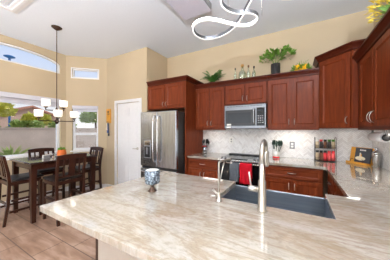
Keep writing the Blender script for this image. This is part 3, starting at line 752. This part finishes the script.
# chandelier
CX, CY = -3.43, 1.49
t = thing('chandelier', 'five-light bronze chandelier with opal glass shades over the dining table', 'chandelier', (CX, CY, 0))
bm = nb(); lathe(bm, [(.012, -.05), (.03, -.04), (.07, -.012), (.075, -.001)], 24, (0, 0, H)); build('canopy', bm, 'bronze', t)
bm = nb(); z = 1.74
k = 0
while z < H - .05:
    z2 = z + .045; pl = [(0, 0, z), (.008 if k % 2 else 0, 0 if k % 2 else .008, (z + z2) / 2), (0, 0, z2), (-.008 if k % 2 else 0, 0 if k % 2 else -.008, (z + z2) / 2)]
    tube(bm, pl, .005, 5, closed=True); z += .038; k += 1
tube(bm, [(0, 0, 1.72), (0, 0, H - .03)], .006, 6); build('chain', bm, 'bronze', t)
bm = nb(); lathe(bm, [(.006, -.045), (.02, -.03), (.03, -.01), (.03, .012), (.014, .03), (.01, .06), (.01, .15), (.02, .17), (.02, .20), (.007, .23)], 16, (0, 0, 1.51)); build('hub', bm, 'bronze', t)
vr = Vector((.872, .489, 0)); va = Vector((-.489, .872, 0))
vd = Vector((CX, CY, 0)).normalized(); vp = Vector((-vd.y, vd.x, 0)) * -1   # vd away from camera, vp to the right
def arm(th, R, zarm):
    d_ = vp * math.sin(th) - vd * math.cos(th)
    bm = nb(); e = d_ * R
    tube(bm, smooth_path([(d_.x * .02, d_.y * .02, zarm), (e.x * .6, e.y * .6, zarm - .003), (e.x, e.y, zarm), (e.x, e.y, zarm + .03)], 4), .0075, 8)
    lathe(bm, [(.012, 0), (.03, .012), (.026, .02)], 14, (e.x, e.y, zarm + .03)); o = build('arm', bm, 'bronze', t)
    bm = nb(); lathe(bm, [(.020, 0), (.046, .004), (.055, .02), (.058, .105), (.055, .105), (.051, .03), (.020, .012)], 24, (e.x, e.y, zarm + .055)); build('lamp_shade', bm, 'shade', o)
    pl = bpy.data.lights.new('bulb_light', 'POINT'); pl.energy = .5; pl.color = (1, .82, .6); pl.shadow_soft_size = .03
    lo = bpy.data.objects.new('bulb_light', pl); COL.objects.link(lo); lo.parent = o; lo.location = (e.x, e.y, zarm + .16)
for th in (-60, 4, 66): arm(math.radians(th), .25 if th != 4 else .24, 1.515)
for th in (-70, 65): arm(math.radians(th), .145 if th < 0 else .10, 1.69)

# key rack on wall
t = thing('key_rack', 'orange wooden key rack with hooks on the wall beside the white door', 'key rack', (-3.835, 2.729, 0))
bm = nb(); box(bm, -.075, .075, -.02, 0, 1.53, 1.86); build('board', bm, 'honey', t, bevel=.004)
bm = nb(); box(bm, -.03, .02, -.024, -.02, 1.77, 1.81); box(bm, -.02, .035, -.024, -.02, 1.73, 1.75); build('ornament', bm, 'slate', t)
for x in (-.035, 0, .035): bm = nb(); tube(bm, [(x, -.02, 1.56), (x, -.038, 1.55), (x, -.042, 1.565)], .003, 6); build('hook', bm, 'bronze', t)
for lab, x, m_, z0 in (('dark lanyard hanging from the key rack hook nearest the door', .035, 'slate', 1.26), ('blue key strap hanging on the middle key rack hook', 0, 'blue', 1.33), ('white key tag on the key rack hook farthest from the door', -.035, 'cream', 1.40)):
    t = thing('key_ring', lab, 'keys', (-3.835 + x, 2.69, 0)); bm = nb()
    tube(bm, [(.0 + .012 * math.cos(k * PI / 6), 0, 1.542 + .012 * math.sin(k * PI / 6)) for k in range(12)], .002, 5, closed=True); build('ring', bm, 'chrome', t)
    bm = nb(); bar(bm, (0, 0, 1.53), (.004, .006, z0), .022, .006); box(bm, -.018, .018, -.006, .008, z0 - .03, z0 + .03); build('strap', bm, m_, t)

# ================================================================== CEILING THINGS
# spiral LED pendant: horizontal looping band, lit on one side
ZL = 2.30
def ray(u, v, z):
    a_ = (u - 195) / 182; k = (z - 1.37) * 182 / (130 - v); return (.8721 * a_ - .4894) * k, (.4894 * a_ + .8721) * k
band = [(-.1, .62, .02), (-.10, .82, .04)]
loop = [(-0.294, 1.328), (-0.340, 1.400), (-0.403, 1.492), (-0.485, 1.594), (-0.592, 1.659), (-0.704, 1.681), (-0.808, 1.645), (-0.846, 1.547), (-0.832, 1.455), (-0.789, 1.388), (-0.727, 1.365), (-0.659, 1.379), (-0.594, 1.439), (-0.526, 1.527), (-0.459, 1.600), (-0.380, 1.636), (-0.315, 1.612), (-0.278, 1.546), (-0.290, 1.482), (-0.333, 1.437), (-0.391, 1.418), (-0.442, 1.376), (-0.476, 1.311), (-0.479, 1.247), (-0.442, 1.179), (-0.353, 1.140), (-0.219, 1.154), (-0.093, 1.242), (-0.001, 1.366), (-0.007, 1.434), (-0.104, 1.390), (-0.193, 1.288), (-0.248, 1.267)]
cl = [Vector((x, y, ZL + .006 * math.sin(i * .6))) for i, (x, y) in enumerate(loop)]
def closed_cat(P, n=6):
    out = []; m = len(P)
    for i in range(m):
        p0, p1, p2, p3 = P[i - 1], P[i], P[(i + 1) % m], P[(i + 2) % m]
        for k in range(n):
            t = k / n; out.append(.5 * ((2 * p1) + (p2 - p0) * t + (2 * p0 - 5 * p1 + 4 * p2 - p3) * t * t + (3 * p1 - p0 - 3 * p2 + p3) * t ** 3))
    return out
P = closed_cat(cl)
t = thing('spiral_pendant', 'looping silver ribbon pendant with glowing white LED edge over the peninsula', 'pendant light')
def ribbon(P, off0, off1, z0, z1, name, mat):
    bm = nb(); R_ = []; m = len(P)
    for i, p in enumerate(P):
        tg = P[(i + 1) % m] - P[i - 1]; tg.z = 0; tg.normalize(); rt = Vector((tg.y, -tg.x, 0))
        R_.append([bm.verts.new(p + rt * o_ + Vector((0, 0, zz))) for o_, zz in ((off0, z0), (off1, z0), (off1, z1), (off0, z1))])
    for i in range(m):
        a_, b_ = R_[i], R_[(i + 1) % m]
        for k in range(4): bm.faces.new([a_[k], a_[(k + 1) % 4], b_[(k + 1) % 4], b_[k]])
    return build(name, bm, mat, t, smooth=False)
ribbon(P, -.005, .004, -.014, .014, 'band', 'steel_h')
ribbon(P, .0041, .0065, -.009, .009, 'led_edge', 'led')
ribbon(P, -.002, .0065, -.0165, -.0141, 'led_underside', 'led_soft')
for x, y in ((-.47, 1.25), (-.49, 1.42), (-.25, 1.56), (-.10, 1.35)):
    bm = nb(); tube(bm, [(x, y, ZL + .0), (x * .9 - .03, y * .9 + .1, H - .02)], .0012, 5); build('wire', bm, 'chrome', t)
bm = nb(); lathe(bm, [(.13, -.03), (.13, -.001)], 24, (-.30, 1.30, H)); build('canopy', bm, 'white', t)
# surface-mounted ceiling light box
t = thing('ceiling_light_box', 'square white ceiling light box with lavender diffuser, switched off', 'ceiling light')
bx = (-1.40, -.99, 1.45, 2.215)
bm = nb(); zb = 2.955
box(bm, bx[0], bx[1], bx[2], bx[3], zb + .012, H - .001); build('housing', bm, 'grey', t, bevel=.006)  # housing coloured grey to carry the shade on the white box's side
bm = nb(); box(bm, bx[0] - .008, bx[1] - .01, bx[2], bx[3] + .008, zb, zb + .011); build('diffuser', bm, 'diffuser', t, bevel=.003)
# return air grille
t = thing('ceiling_grille', 'white stepped ceiling vent frame near the arched window', 'ceiling vent')
bm = nb(); g = (-3.52, -2.60, .25, 1.03)
for k, (ins, dz) in enumerate(((0, .012), (.04, .022), (.075, .012))):
    w = .035
    for a_ in (box(bm, g[0] + ins, g[1] - ins, g[2] + ins, g[2] + ins + w, H - dz, H), box(bm, g[0] + ins, g[1] - ins, g[3] - ins - w, g[3] - ins, H - dz, H), box(bm, g[0] + ins, g[0] + ins + w, g[2] + ins + w, g[3] - ins - w, H - dz, H), box(bm, g[1] - ins - w, g[1] - ins, g[2] + ins + w, g[3] - ins - w, H - dz, H)): pass
build('frame', bm, 'white', t)
bm = nb()
for k in range(22): y = g[2] + .125 + k * .024; box(bm, g[0] + .11, g[1] - .11, y, y + .012, H - .010, H - .002)
build('slats', bm, 'white', t)

# unseen recessed lights added behind the viewpoint to brighten the counter
def can(x, y, e, lab):
    t = thing('added_downlight', lab, 'ceiling light', (x, y, H)); bm = nb(); lathe(bm, [(.055, -.002), (.085, -.006), (.09, -.001)], 24); build('trim_ring', bm, 'white', t)
    L_ = bpy.data.lights.new('added_can_light', 'AREA'); L_.shape = 'DISK'; L_.size = .16; L_.energy = e; L_.color = (1, .95, .88)
    o = bpy.data.objects.new('added_can_light', L_); COL.objects.link(o); o.parent = t; o.location = (0, 0, -.012)
can(.35, -.1, 14, 'added unseen ceiling light behind the viewpoint, right'); can(-2.0, -.6, 4, 'added unseen ceiling light behind the viewpoint, left')
# unseen torchieres added to brighten the ceiling and the room
for x, y, e, lab in ((.35, -1.35, 500, 'added unseen bronze torchiere for fill light behind the viewpoint, right'), (-3.4, -1.3, 55, 'added unseen bronze torchiere for fill light behind the viewpoint, left')):
    t = thing('added_torchiere', lab, 'added floor lamp', (x, y, 0)); bm = nb(); lathe(bm, [(.14, 0), (.14, .02), (.015, .035), (.012, 1.7)], 20); build('pole', bm, 'bronze', t)
    bm = nb(); lathe(bm, [(.03, 1.7), (.16, 1.8), (.16, 1.81), (.03, 1.715)], 24); build('bowl', bm, 'bronze', t)
    L_ = bpy.data.lights.new('added_uplight', 'AREA'); L_.shape = 'DISK'; L_.size = .26; L_.energy = e; L_.color = (.88, .94, 1)
    o = bpy.data.objects.new('added_uplight', L_); COL.objects.link(o); o.parent = t; o.location = (0, 0, 1.83); o.rotation_euler = (PI, 0, 0)
# under-cabinet light strips
def strip(x0, x1, y0, y1, e, lab):
    t = thing('under_cabinet_light', lab, 'light strip'); bm = nb(); box(bm, x0, x1, y0, y1, 1.383, 1.391); build('housing', bm, 'white', t)
    L_ = bpy.data.lights.new('strip_light', 'AREA'); L_.shape = 'RECTANGLE'; L_.size = x1 - x0; L_.size_y = y1 - y0; L_.energy = e; L_.color = (1, .93, .84)
    o = bpy.data.objects.new('strip_light', L_); COL.objects.link(o); o.parent = t; o.location = ((x0 + x1) / 2, (y0 + y1) / 2, 1.381)
strip(-1.6, -1.2, 3.12, 3.28, .7, 'under-cabinet light left of the range'); strip(-.35, .2, 3.12, 3.28, 2.0, 'under-cabinet light right of the range')
strip(.60, .74, 3.21, 3.25, .3, 'under-cabinet light in the right corner')

strip(.875, .90, 2.0, 2.56, 2.8, 'under-cabinet light along the right wall')

# ================================================================== COUNTER THINGS
t = thing('candle_holder', 'mosaic glass candle bowl on a dark pedestal on the peninsula', 'candle holder', (-.953, 1.04, CZ1 + .0005))
bm = nb(); lathe(bm, [(.034, 0), (.034, .005), (.024, .012), (.012, .03), (.012, .04), (.026, .052), (.03, .055)], 24); build('pedestal', bm, 'bronze', t)
bm = nb(); lathe(bm, [(.03, .056), (.050, .060), (.056, .07), (.056, .160), (.052, .160), (.05, .082), (.02, .066)], 28); build('bowl', bm, 'mosaic', t)
bm = nb(); lathe(bm, [(.0495, .085), (.0495, .156), (.044, .160)], 24); build('candle', bm, 'candle', t)
# utensil crocks
def utensils(label, x, y, r, h, potmat, bandmat, toolmat, seed, nt=6):
    t = thing('utensil_crock', label, 'utensil holder', (x, y, CZ1 + .001)); rnd = random.Random(seed)
    bm = nb(); lathe(bm, [(r, .0), (r, h), (r * .9, h), (r * .9, .01)], 20); c = build('crock', bm, potmat, t)
    bm = nb(); lathe(bm, [(r * 1.03, .004), (r * 1.03, .03)], 20) ; build('band', bm, bandmat, t)
    for k in range(nt):
        a_ = 2 * PI * k / nt + .4; d_ = Vector((math.cos(a_), math.sin(a_), 0)); bm = nb()
        p = d_ * r * .4; q = d_ * (r * 1.35) + Vector((.02, 0, h + .05 + rnd.uniform(0, .035)))
        tube(bm, [(p.x, p.y, .02), (q.x, q.y, q.z)], .005, 6)
        if k % 2: tfm = Matrix.Translation(q) @ Matrix.Rotation(a_, 4, 'Z'); box(bm, -.006, .006, -.026, .026, -.01, .06, 0, tfm)
        else:
            tfm = Matrix.Translation(q + Vector((0, 0, .02))) @ Matrix.Diagonal((.5, 1.2, 1.3, 1)); lathe(bm, [(.004, -.03), (.024, -.018), (.034, 0), (.024, .018), (.004, .03)], 10, tf=tfm)
        build('utensil', bm, toolmat, t)
    return t
utensils('steel utensil crock with a red rim by the fridge panel', -1.60, 3.24, .045, .14, 'steel', 'steel', 'black', 1)
bm = nb(); lathe(bm, [(.047, .132), (.05, .136), (.05, .15), (.045, .15)], 20)
build('red_rim', bm, 'red', [o for o in bpy.data.objects if o.name == 'utensil_crock'][0])
M['teal'] = plain('dark_green_silicone', srgb(22, 50, 42), .5)
utensils('white utensil crock with a red base and dark utensils right of the range', -.30, 3.24, .05, .15, 'white2', 'red', 'teal', 5, 9)
# outlets
for lab, x, z, m_ in (('white wall outlet behind the range', -1.10, 1.17, 'white2'), ('grey double wall outlet on the backsplash right of the range', -.07, 1.12, 'grey')):
    t = thing('wall_outlet', lab, 'outlet', (x, YB - .012, z)); bm = nb(); box(bm, -.038, .038, -.006, 0, -.058, .058); build('cover_plate', bm, m_, t, bevel=.003)
    for dz in (-.022, .022):
        bm = nb(); box(bm, -.015, .015, -.0085, -.0062, dz - .014, dz + .014); build('socket', bm, 'white2' if m_ == 'grey' else 'grey', t)
# spice rack: two round-edged wire tiers with jars
RXc, RYc = .36, 3.31
t = thing('spice_rack', 'two-tier wire spice rack in the counter corner', 'spice rack', (RXc, RYc, CZ1 + .001))
rw, rd = .125, .065
for z in (.012, .19):
    bm = nb(); box(bm, -rw, rw, -rd, rd, z - .003, z); build('shelf', bm, 'darkgrey', t)
    bm = nb()
    for zz in (z + .018, z + .04): tube(bm, [(-rw, -rd, zz), (rw, -rd, zz), (rw, rd, zz), (-rw, rd, zz)], .0025, 6, closed=True)
    build('guard_wire', bm, 'darkgrey', t)
for sx_ in (-1, 1):
    bm = nb(); tube(bm, smooth_path([(sx_ * rw, -rd, 0), (sx_ * rw, -rd, .30), (sx_ * rw, -rd * .6, .345), (sx_ * rw, rd * .6, .345), (sx_ * rw, rd, .30), (sx_ * rw, rd, 0)], 5), .0035, 6); build('side_frame', bm, 'darkgrey', t)
jars = []
cols = [['spice_tan', 'spice_brown', 'red', 'pink', 'pink'], ['spice_tan', 'spice_dark', 'spice_brown', 'spice_dark', 'spice_tan']]
lids = [['black', 'black', 'black', 'red', 'red'], ['white2', 'red', 'black', 'leaf_dark', 'leaf_dark']]
names = [['tan', 'brown', 'red', 'pink', 'coral pink'], ['pale tan', 'dark', 'brown', 'dark green-lidded', 'cream green-lidded']]
place = ['first from the left', 'second from the left', 'in the middle', 'second from the right', 'first from the right']
for tier, z in enumerate((.0125, .1905)):
    for k in range(5):
        h = .125 if tier else .14
        j = thing('spice_jar', f'{names[tier][k]} spice jar, {place[k]}, {"upper" if tier else "lower"} tier of the rack', 'jar', (RXc - .096 + k * .048, RYc - .035, CZ1 + .001 + z), group='jars in the spice rack')
        bm = nb(); lathe(bm, [(.0205, 0), (.022, .006), (.022, h * .72), (.016, h * .8)], 14); build('jar_glass', bm, cols[tier][k], j)
        bm = nb(); lathe(bm, [(.0195, h * .8), (.0195, h), (.017, h + .003)], 14); build('lid', bm, lids[tier][k], j)
# recipe-book stand with book
ang = math.atan2(3.09 - 3.31, .825 - .665); cxm, cym = .735, 3.235
t = thing('book_stand', 'honey-coloured wooden book stand leaning in the right counter corner', 'book stand', (cxm, cym, CZ1 + .001), ang)
L2 = .145; tilt = Matrix.Rotation(math.radians(-10), 4, 'X')
bm = nb(); box(bm, -L2, L2, .0, .012, .012, .225, 0, tilt); build('back_board', bm, 'honey', t, bevel=.003)
bm = nb(); box(bm, -L2, L2, -.05, .012, 0, .012); box(bm, -L2, L2, -.055, -.047, .0, .028); build('ledge', bm, 'honey', t, bevel=.002)
for sx_ in (-1, 1):
    bm = nb(); tube(bm, [(sx_ * .085, -.052, .028), (sx_ * .085, -.045, .055), (sx_ * .08 - sx_ * .02, -.034, .07)], .0035, 6); build('page_holder', bm, 'bronze', t)
b = thing('recipe_book', 'dark grey recipe book with white lettering on the wooden stand', 'book', (cxm, cym, CZ1 + .001), ang)
bm = nb(); box(bm, -.06, .14, -.022, -.006, .022, .218, 0, tilt); build('cover', bm, 'slate', b)
bm = nb()
xs = .0
for w_ in (.014, .01, .013, .011, .013):   # unreadable short title, as in the photograph
    box(bm, xs, xs + w_, -.0235, -.0222, .178, .196, 0, tilt); xs += w_ + .004
build('title', bm, 'white2', b)
bm = nb(); lathe(bm, [(.004, 0), (.05, .002), (.05, .006)], 20, tf=tilt @ Matrix.Translation((.02, -.0225, .075)) @ Matrix.Diagonal((1.3, 1, .55, 1)) @ Matrix.Rotation(PI / 2, 4, 'X'))
box(bm, .005, .02, -.027, -.0225, .09, .15, 0, tilt); build('cover_picture', bm, 'cream', b)
bm = nb(); box(bm, .022, .032, -.028, -.0225, .09, .135, 0, tilt); build('cover_picture', bm, 'honey', b)
# cocktail shaker
t = thing('cocktail_shaker', 'steel cocktail shaker beside the recipe book', 'cocktail shaker', (.857, 3.07, CZ1 + .001))
bm = nb(); lathe(bm, [(.032, 0), (.036, .004), (.046, .15), (.046, .158)], 24); build('cup', bm, 'polished', t)
bm = nb(); lathe(bm, [(.0455, .159), (.043, .175), (.024, .198), (.02, .205)], 24); build('strainer_top', bm, 'polished', t)
bm = nb(); lathe(bm, [(.021, .206), (.021, .228), (.014, .238), (.005, .24)], 20); build('cap', bm, 'chrome', t)
# paper towel roll under right cabinet
px0, pz, py = .80, 1.29, 2.80
t = thing('paper_towel_holder', 'dark under-cabinet paper towel holder on the right wall', 'paper towel holder')
bm = nb(); tube(bm, [(px0, 2.585, pz), (px0, 2.99, pz)], .006, 8)
build('rod', bm, 'bronze', t)
for yy in (2.60, 2.995):
    bm = nb(); tf = Matrix.Translation((px0, yy, pz)) @ Matrix.Rotation(PI / 2, 4, 'X'); lathe(bm, [(.034, 0), (.036, .008), (.03, .014), (.012, .016)], 20, tf=tf); box(bm, px0 - .01, px0 + .01, yy - .012, yy - .002, pz, 1.391); build('bracket', bm, 'black', t)
bm = nb(); tf = Matrix.Translation((px0, 2.975, pz)) @ Matrix.Rotation(PI / 2, 4, 'X')
lathe(bm, [(.02, 0), (.052, 0), (.052, .36), (.02, .36), (.02, .002)], 28, tf=tf); o = build('paper_towel_roll', bm, 'paper'); tag(o, 'white paper towel roll hanging under the right wall cabinet', 'paper towels')

# ================================================================== ABOVE THE CABINETS
ZT = 2.2
def drop(x, y): return ZT
ZC = 2.195     # top of cabinet roof (body 2.15 + blocking)
t = thing('potted_fern', 'bushy green fern on top of the cabinet nearest the fridge', 'plant', (-1.41, 3.20, ZC))
bm = nb(); lathe(bm, [(.06, 0), (.08, .07), (.085, .075), (.07, .075)], 18); build('pot', bm, 'spice_dark', t)
bm = nb(); rnd = random.Random(4)
for k in range(46):
    a_ = rnd.uniform(0, 2 * PI); r = rnd.uniform(.12, .22); hh = rnd.uniform(.05, .19)
    frond(bm, (0, 0, .07), (r * 1.15 * math.cos(a_), max(-.1, min(.15, r * .8 * math.sin(a_))), .07 + hh), .045, 8, .012, arch=.05, seed=k)
build('fronds', bm, 'leaf_dark', t)
def bottle(label, x, h, r, neck, lidm, glass='bottle'):
    t = thing('glass_bottle', label, 'bottle', (x, 3.16, ZC)); bm = nb()
    lathe(bm, [(r * .9, 0), (r, .01), (r, h * .5), (r * .8, h * .6), (neck, h * .7), (neck, h * .88), (neck * .8, h * .88), (neck * .8, h * .7), (r * .7, h * .58), (r * .9, h * .5), (r * .9, .012)], 18); build('body', bm, glass, t)
    bm = nb(); lathe(bm, [(neck * .95, h * .885), (neck * 1.25, h * .9), (neck * 1.1, h)], 14); build('stopper', bm, lidm, t)
bottle('slim clear bottle, leftmost of the row on the cabinet', -.955, .27, .026, .010, 'spice_dark')
bottle('widest clear bottle with a cork ball stopper on the cabinet', -.83, .31, .065, .022, 'cork')
bottle('clear bottle with dark stopper just right of the widest bottle', -.725, .28, .036, .012, 'spice_brown')
bottle('clear bottle at the right end of the bottle row', -.635, .25, .033, .012, 'spice_dark')
t = thing('potted_plant', 'leafy green plant in a tall dark pot on the cabinet right of the bottles', 'plant', (-.30, 3.16, ZC))
bm = nb(); lathe(bm, [(.062, 0), (.066, .02), (.068, .225), (.062, .225), (.06, .21)], 22)
for k in range(9): lathe(bm, [(.0675, .02 + k * .023), (.071, .026 + k * .023), (.0675, .032 + k * .023)], 22)
build('pot', bm, 'darkgrey', t)
bm = nb(); rnd = random.Random(9)
for cx, cz, sp in ((-.13, .31, .10), (0, .33, .12), (.10, .38, .12), (.17, .33, .08), (-.05, .37, .10)):
    leafblob(bm, (cx, 0, cz), 60, (sp, .11, .08), .065, seed=int(cx * 100) + 50, up=.1, narrow=.33)
for k in range(8): a_ = k * PI / 4; tube(bm, [(0, 0, .2), (.07 * math.cos(a_), .06 * math.sin(a_), .3), (.15 * math.cos(a_), .1 * math.sin(a_), .37)], .003, 5)
build('leaves', bm, 'leaf', t)
t = thing('flower_arrangement', 'low yellow flower arrangement on the cabinet beside the corner cabinet', 'flowers', (.055, 3.14, ZC))
bm = nb(); lathe(bm, [(.05, 0), (.065, .04), (.058, .04)], 16); build('pot', bm, 'spice_brown', t)
bm = nb(); leafblob(bm, (.0, 0, .06), 130, (.13, .09, .07), .06, seed=8, up=.2, narrow=.2)
for k in range(6): tube(bm, [(0, 0, .05), (-.03 + .015 * k, 0, .15), (-.06 + .03 * k, .0, .19 + .01 * (k % 3))], .002, 4)
build('leaves', bm, 'leaf', t)
rnd = random.Random(2)
for k in range(11):
    bm = nb(); c = Vector((-.075 + .013 * k + rnd.uniform(-.01, .01), rnd.uniform(-.075, -.02), .075 + rnd.uniform(0, .06)))
    for q in range(9):
        a_ = 2 * PI * q / 9; d1 = Vector((math.cos(a_), -.35, math.sin(a_))).normalized(); sd = Vector((-math.sin(a_), 0, math.cos(a_)))
        v = [bm.verts.new(c), bm.verts.new(c + d1 * .018 + sd * .009), bm.verts.new(c + d1 * .032), bm.verts.new(c + d1 * .018 - sd * .009)]; bm.faces.new(v)
    build('flower', bm, 'flower', t)
t = thing('flowering_plant', 'yellow and green silk plant on the right wall cabinet by the ceiling', 'plant', (.74, 2.03, ZC))
bm = nb(); lathe(bm, [(.05, 0), (.06, .06), (.05, .06)], 16); build('pot', bm, 'spice_brown', t)
bm = nb(); rnd = random.Random(12)
for k in range(110):
    a_ = rnd.uniform(0, 2 * PI); r = rnd.uniform(.1, .25); d_ = Vector((math.cos(a_) * (.8 if math.cos(a_) < 0 else .6), math.sin(a_), 0)); q = d_ * r + Vector((0, 0, .05 + rnd.uniform(.0, .22)))
    sd = d_.cross(Vector((0, 0, 1))).normalized() * .008; m_ = q * .55 + Vector((0, 0, .06))
    v = [bm.verts.new((0, 0, .05)), bm.verts.new(m_ + sd), bm.verts.new(q), bm.verts.new(m_ - sd)]; bm.faces.new([v[0], v[1], v[2]]); bm.faces.new([v[0], v[2], v[3]])
build('leaves', bm, 'leaf', t)
bm = nb(); leafblob(bm, (-.05, .0, .16), 300, (.15, .24, .2), .06, seed=21, up=.2, narrow=.16); build('flowers', bm, 'flower_pale', t)

# ================================================================== OUTSIDE
GZ = .35      # yard level seen through the windows
bm = nb(); box(bm, -40, XL - T - .01, -20, 30, GZ - .6, GZ); box(bm, XL - T - .01, 8, YB + T + .6, 30, GZ - .6, GZ)
tag(build('patio_ground', bm, 'patio'), kind='structure')
o = None
bm = nb(); box(bm, -9.2, -9.0, -12, 9.0, GZ, 1.42); box(bm, -9.23, -8.97, -12, 9.0, 1.42, 1.46); o = build('garden_wall', bm, 'block'); tag(o, 'tan block garden wall outside the wide left window', 'garden wall')
bm = nb(); box(bm, -8.99, 8, 8.8, 9.0, GZ, 1.42); box(bm, -8.96, 8, 8.77, 9.03, 1.42, 1.46); o = build('garden_wall', bm, 'block'); tag(o, 'tan block garden wall outside the narrow angled window', 'garden wall')
def tree(name, label, x, y, z, sp, n, size, mat, seed, cat='tree', group=None):
    t = thing(name, label, cat, (x, y, GZ), group=group); bm = nb()
    tube(bm, [(0, 0, 0), (.05, .02, (z - GZ) * .5), (0, 0, z - GZ)], [.09, .07, .04], 8); build('trunk', bm, 'spice_brown', t)
    bm = nb(); leafblob(bm, (0, 0, z - GZ), n, sp, size, seed=seed, up=.1, narrow=.4); leafblob(bm, (0, 0, z - GZ), n // 2, tuple(s_ * .6 for s_ in sp), size, seed=seed + 5, up=-.3, narrow=.4); build('crown', bm, mat, t)
M['leaf_out'] = plain('garden_leaf', srgb(168, 186, 108), .6, 0, .3, .25, 3)
tree('garden_tree', 'yellow-green tree behind the garden wall at the far left', -11.5, 2.3, 2.1, (.6, .9, .55), 500, .3, 'leaf_yellow', 1)
tree('garden_tree', 'yellow-green tree left of the pink house', -11.8, 4.25, 1.75, (.5, .45, .4), 400, .3, 'leaf_yellow', 2)
for k, (y, l) in enumerate(((1.85, 'low green hedge bush over the garden wall, leftmost in the window'), (3.25, 'low green hedge bush over the garden wall, second from the left'), (4.6, 'low green hedge bush over the garden wall below the pink house'))):
    tree('hedge_bush', l, -10.0, y, 1.5, (.4, .55, .3), 420, .14, 'leaf_out', 10 + k, 'bush', 'bushes behind the garden wall')
tree('garden_tree', 'green tree just right of the pink house, behind the garden wall', -10.4, 6.5, 1.9, (.6, .75, .6), 620, .22, 'leaf_out', 4)
tree('garden_tree', 'green tree behind the wall seen through the narrow angled window', -11.6, 8.6, 2.1, (1.1, 1.2, .9), 1100, .28, 'leaf_out', 6)
tree('garden_tree', 'farthest green tree, behind the others past the narrow angled window', -12.6, 11.2, 2.1, (1.0, 1.0, .8), 400, .3, 'leaf_out', 7)
t = thing('house', 'pink stucco neighbour house with a clay tile roof', 'house', (-18, 6.1, 0))
bm = nb(); prism(bm, [(-1.9, GZ), (1.9, GZ), (1.9, 2.35), (0, 3.1), (-1.9, 2.35)], 0, -6, tf=lambda a, b, c: (c, a, b)); build('walls', bm, 'stucco', t)
bm = nb()
for s_ in (-1, 1): prism(bm, [(0, 3.12), (s_ * 2.2, 2.25), (s_ * 2.2, 2.38), (0, 3.26)], .3, -6.3, tf=lambda a, b, c: (c, a, b))
build('roof', bm, 'rooftile', t)
bm = nb(); box(bm, -.02, .04, -.6, .6, 1.4, 2.1); build('window', bm, 'greyglass', t)
t = thing('agave_plant', 'pale green spiky plant growing outside the wide left window', 'plant', (-6.3, 1.75, GZ))
bm = nb(); rnd = random.Random(3)
for k in range(46):
    a_ = rnd.uniform(0, 2 * PI); L_ = rnd.uniform(.3, .5); el = rnd.uniform(.25, 1.2); d_ = Vector((math.cos(a_) * math.cos(el), math.sin(a_) * math.cos(el), math.sin(el))); sd = d_.cross(Vector((0, 0, 1))).normalized() * .02
    q = d_ * L_ ; m_ = q * .5 + Vector((0, 0, .05)); v = [bm.verts.new((0, 0, .25)), bm.verts.new(Vector((0, 0, .25)) + m_ + sd), bm.verts.new(Vector((0, 0, .25)) + q), bm.verts.new(Vector((0, 0, .25)) + m_ - sd)]
    bm.faces.new([v[0], v[1], v[2]]); bm.faces.new([v[0], v[2], v[3]])
build('leaves', bm, 'leaf_out', t)
bm = nb(); tube(bm, [(0, 0, 0), (0, 0, .3)], [.05, .04], 8); build('stem', bm, 'spice_brown', t)
t = thing('blue_pole_cap', 'blue mushroom-shaped cap on a pole seen through the arched window', 'outdoor light', (-13.0, 3.52, GZ))
bm = nb(); tube(bm, [(0, 0, 0), (0, 0, 4.76)], .05, 8); build('pole', bm, 'vanblue', t)
bm = nb(); lathe(bm, [(.06, 4.74), (.22, 4.80), (.23, 4.83), (.12, 4.88), (.02, 4.89)], 20); build('lamp_shade', bm, 'vanblue', t)  # flat blue cap at the top of the pole
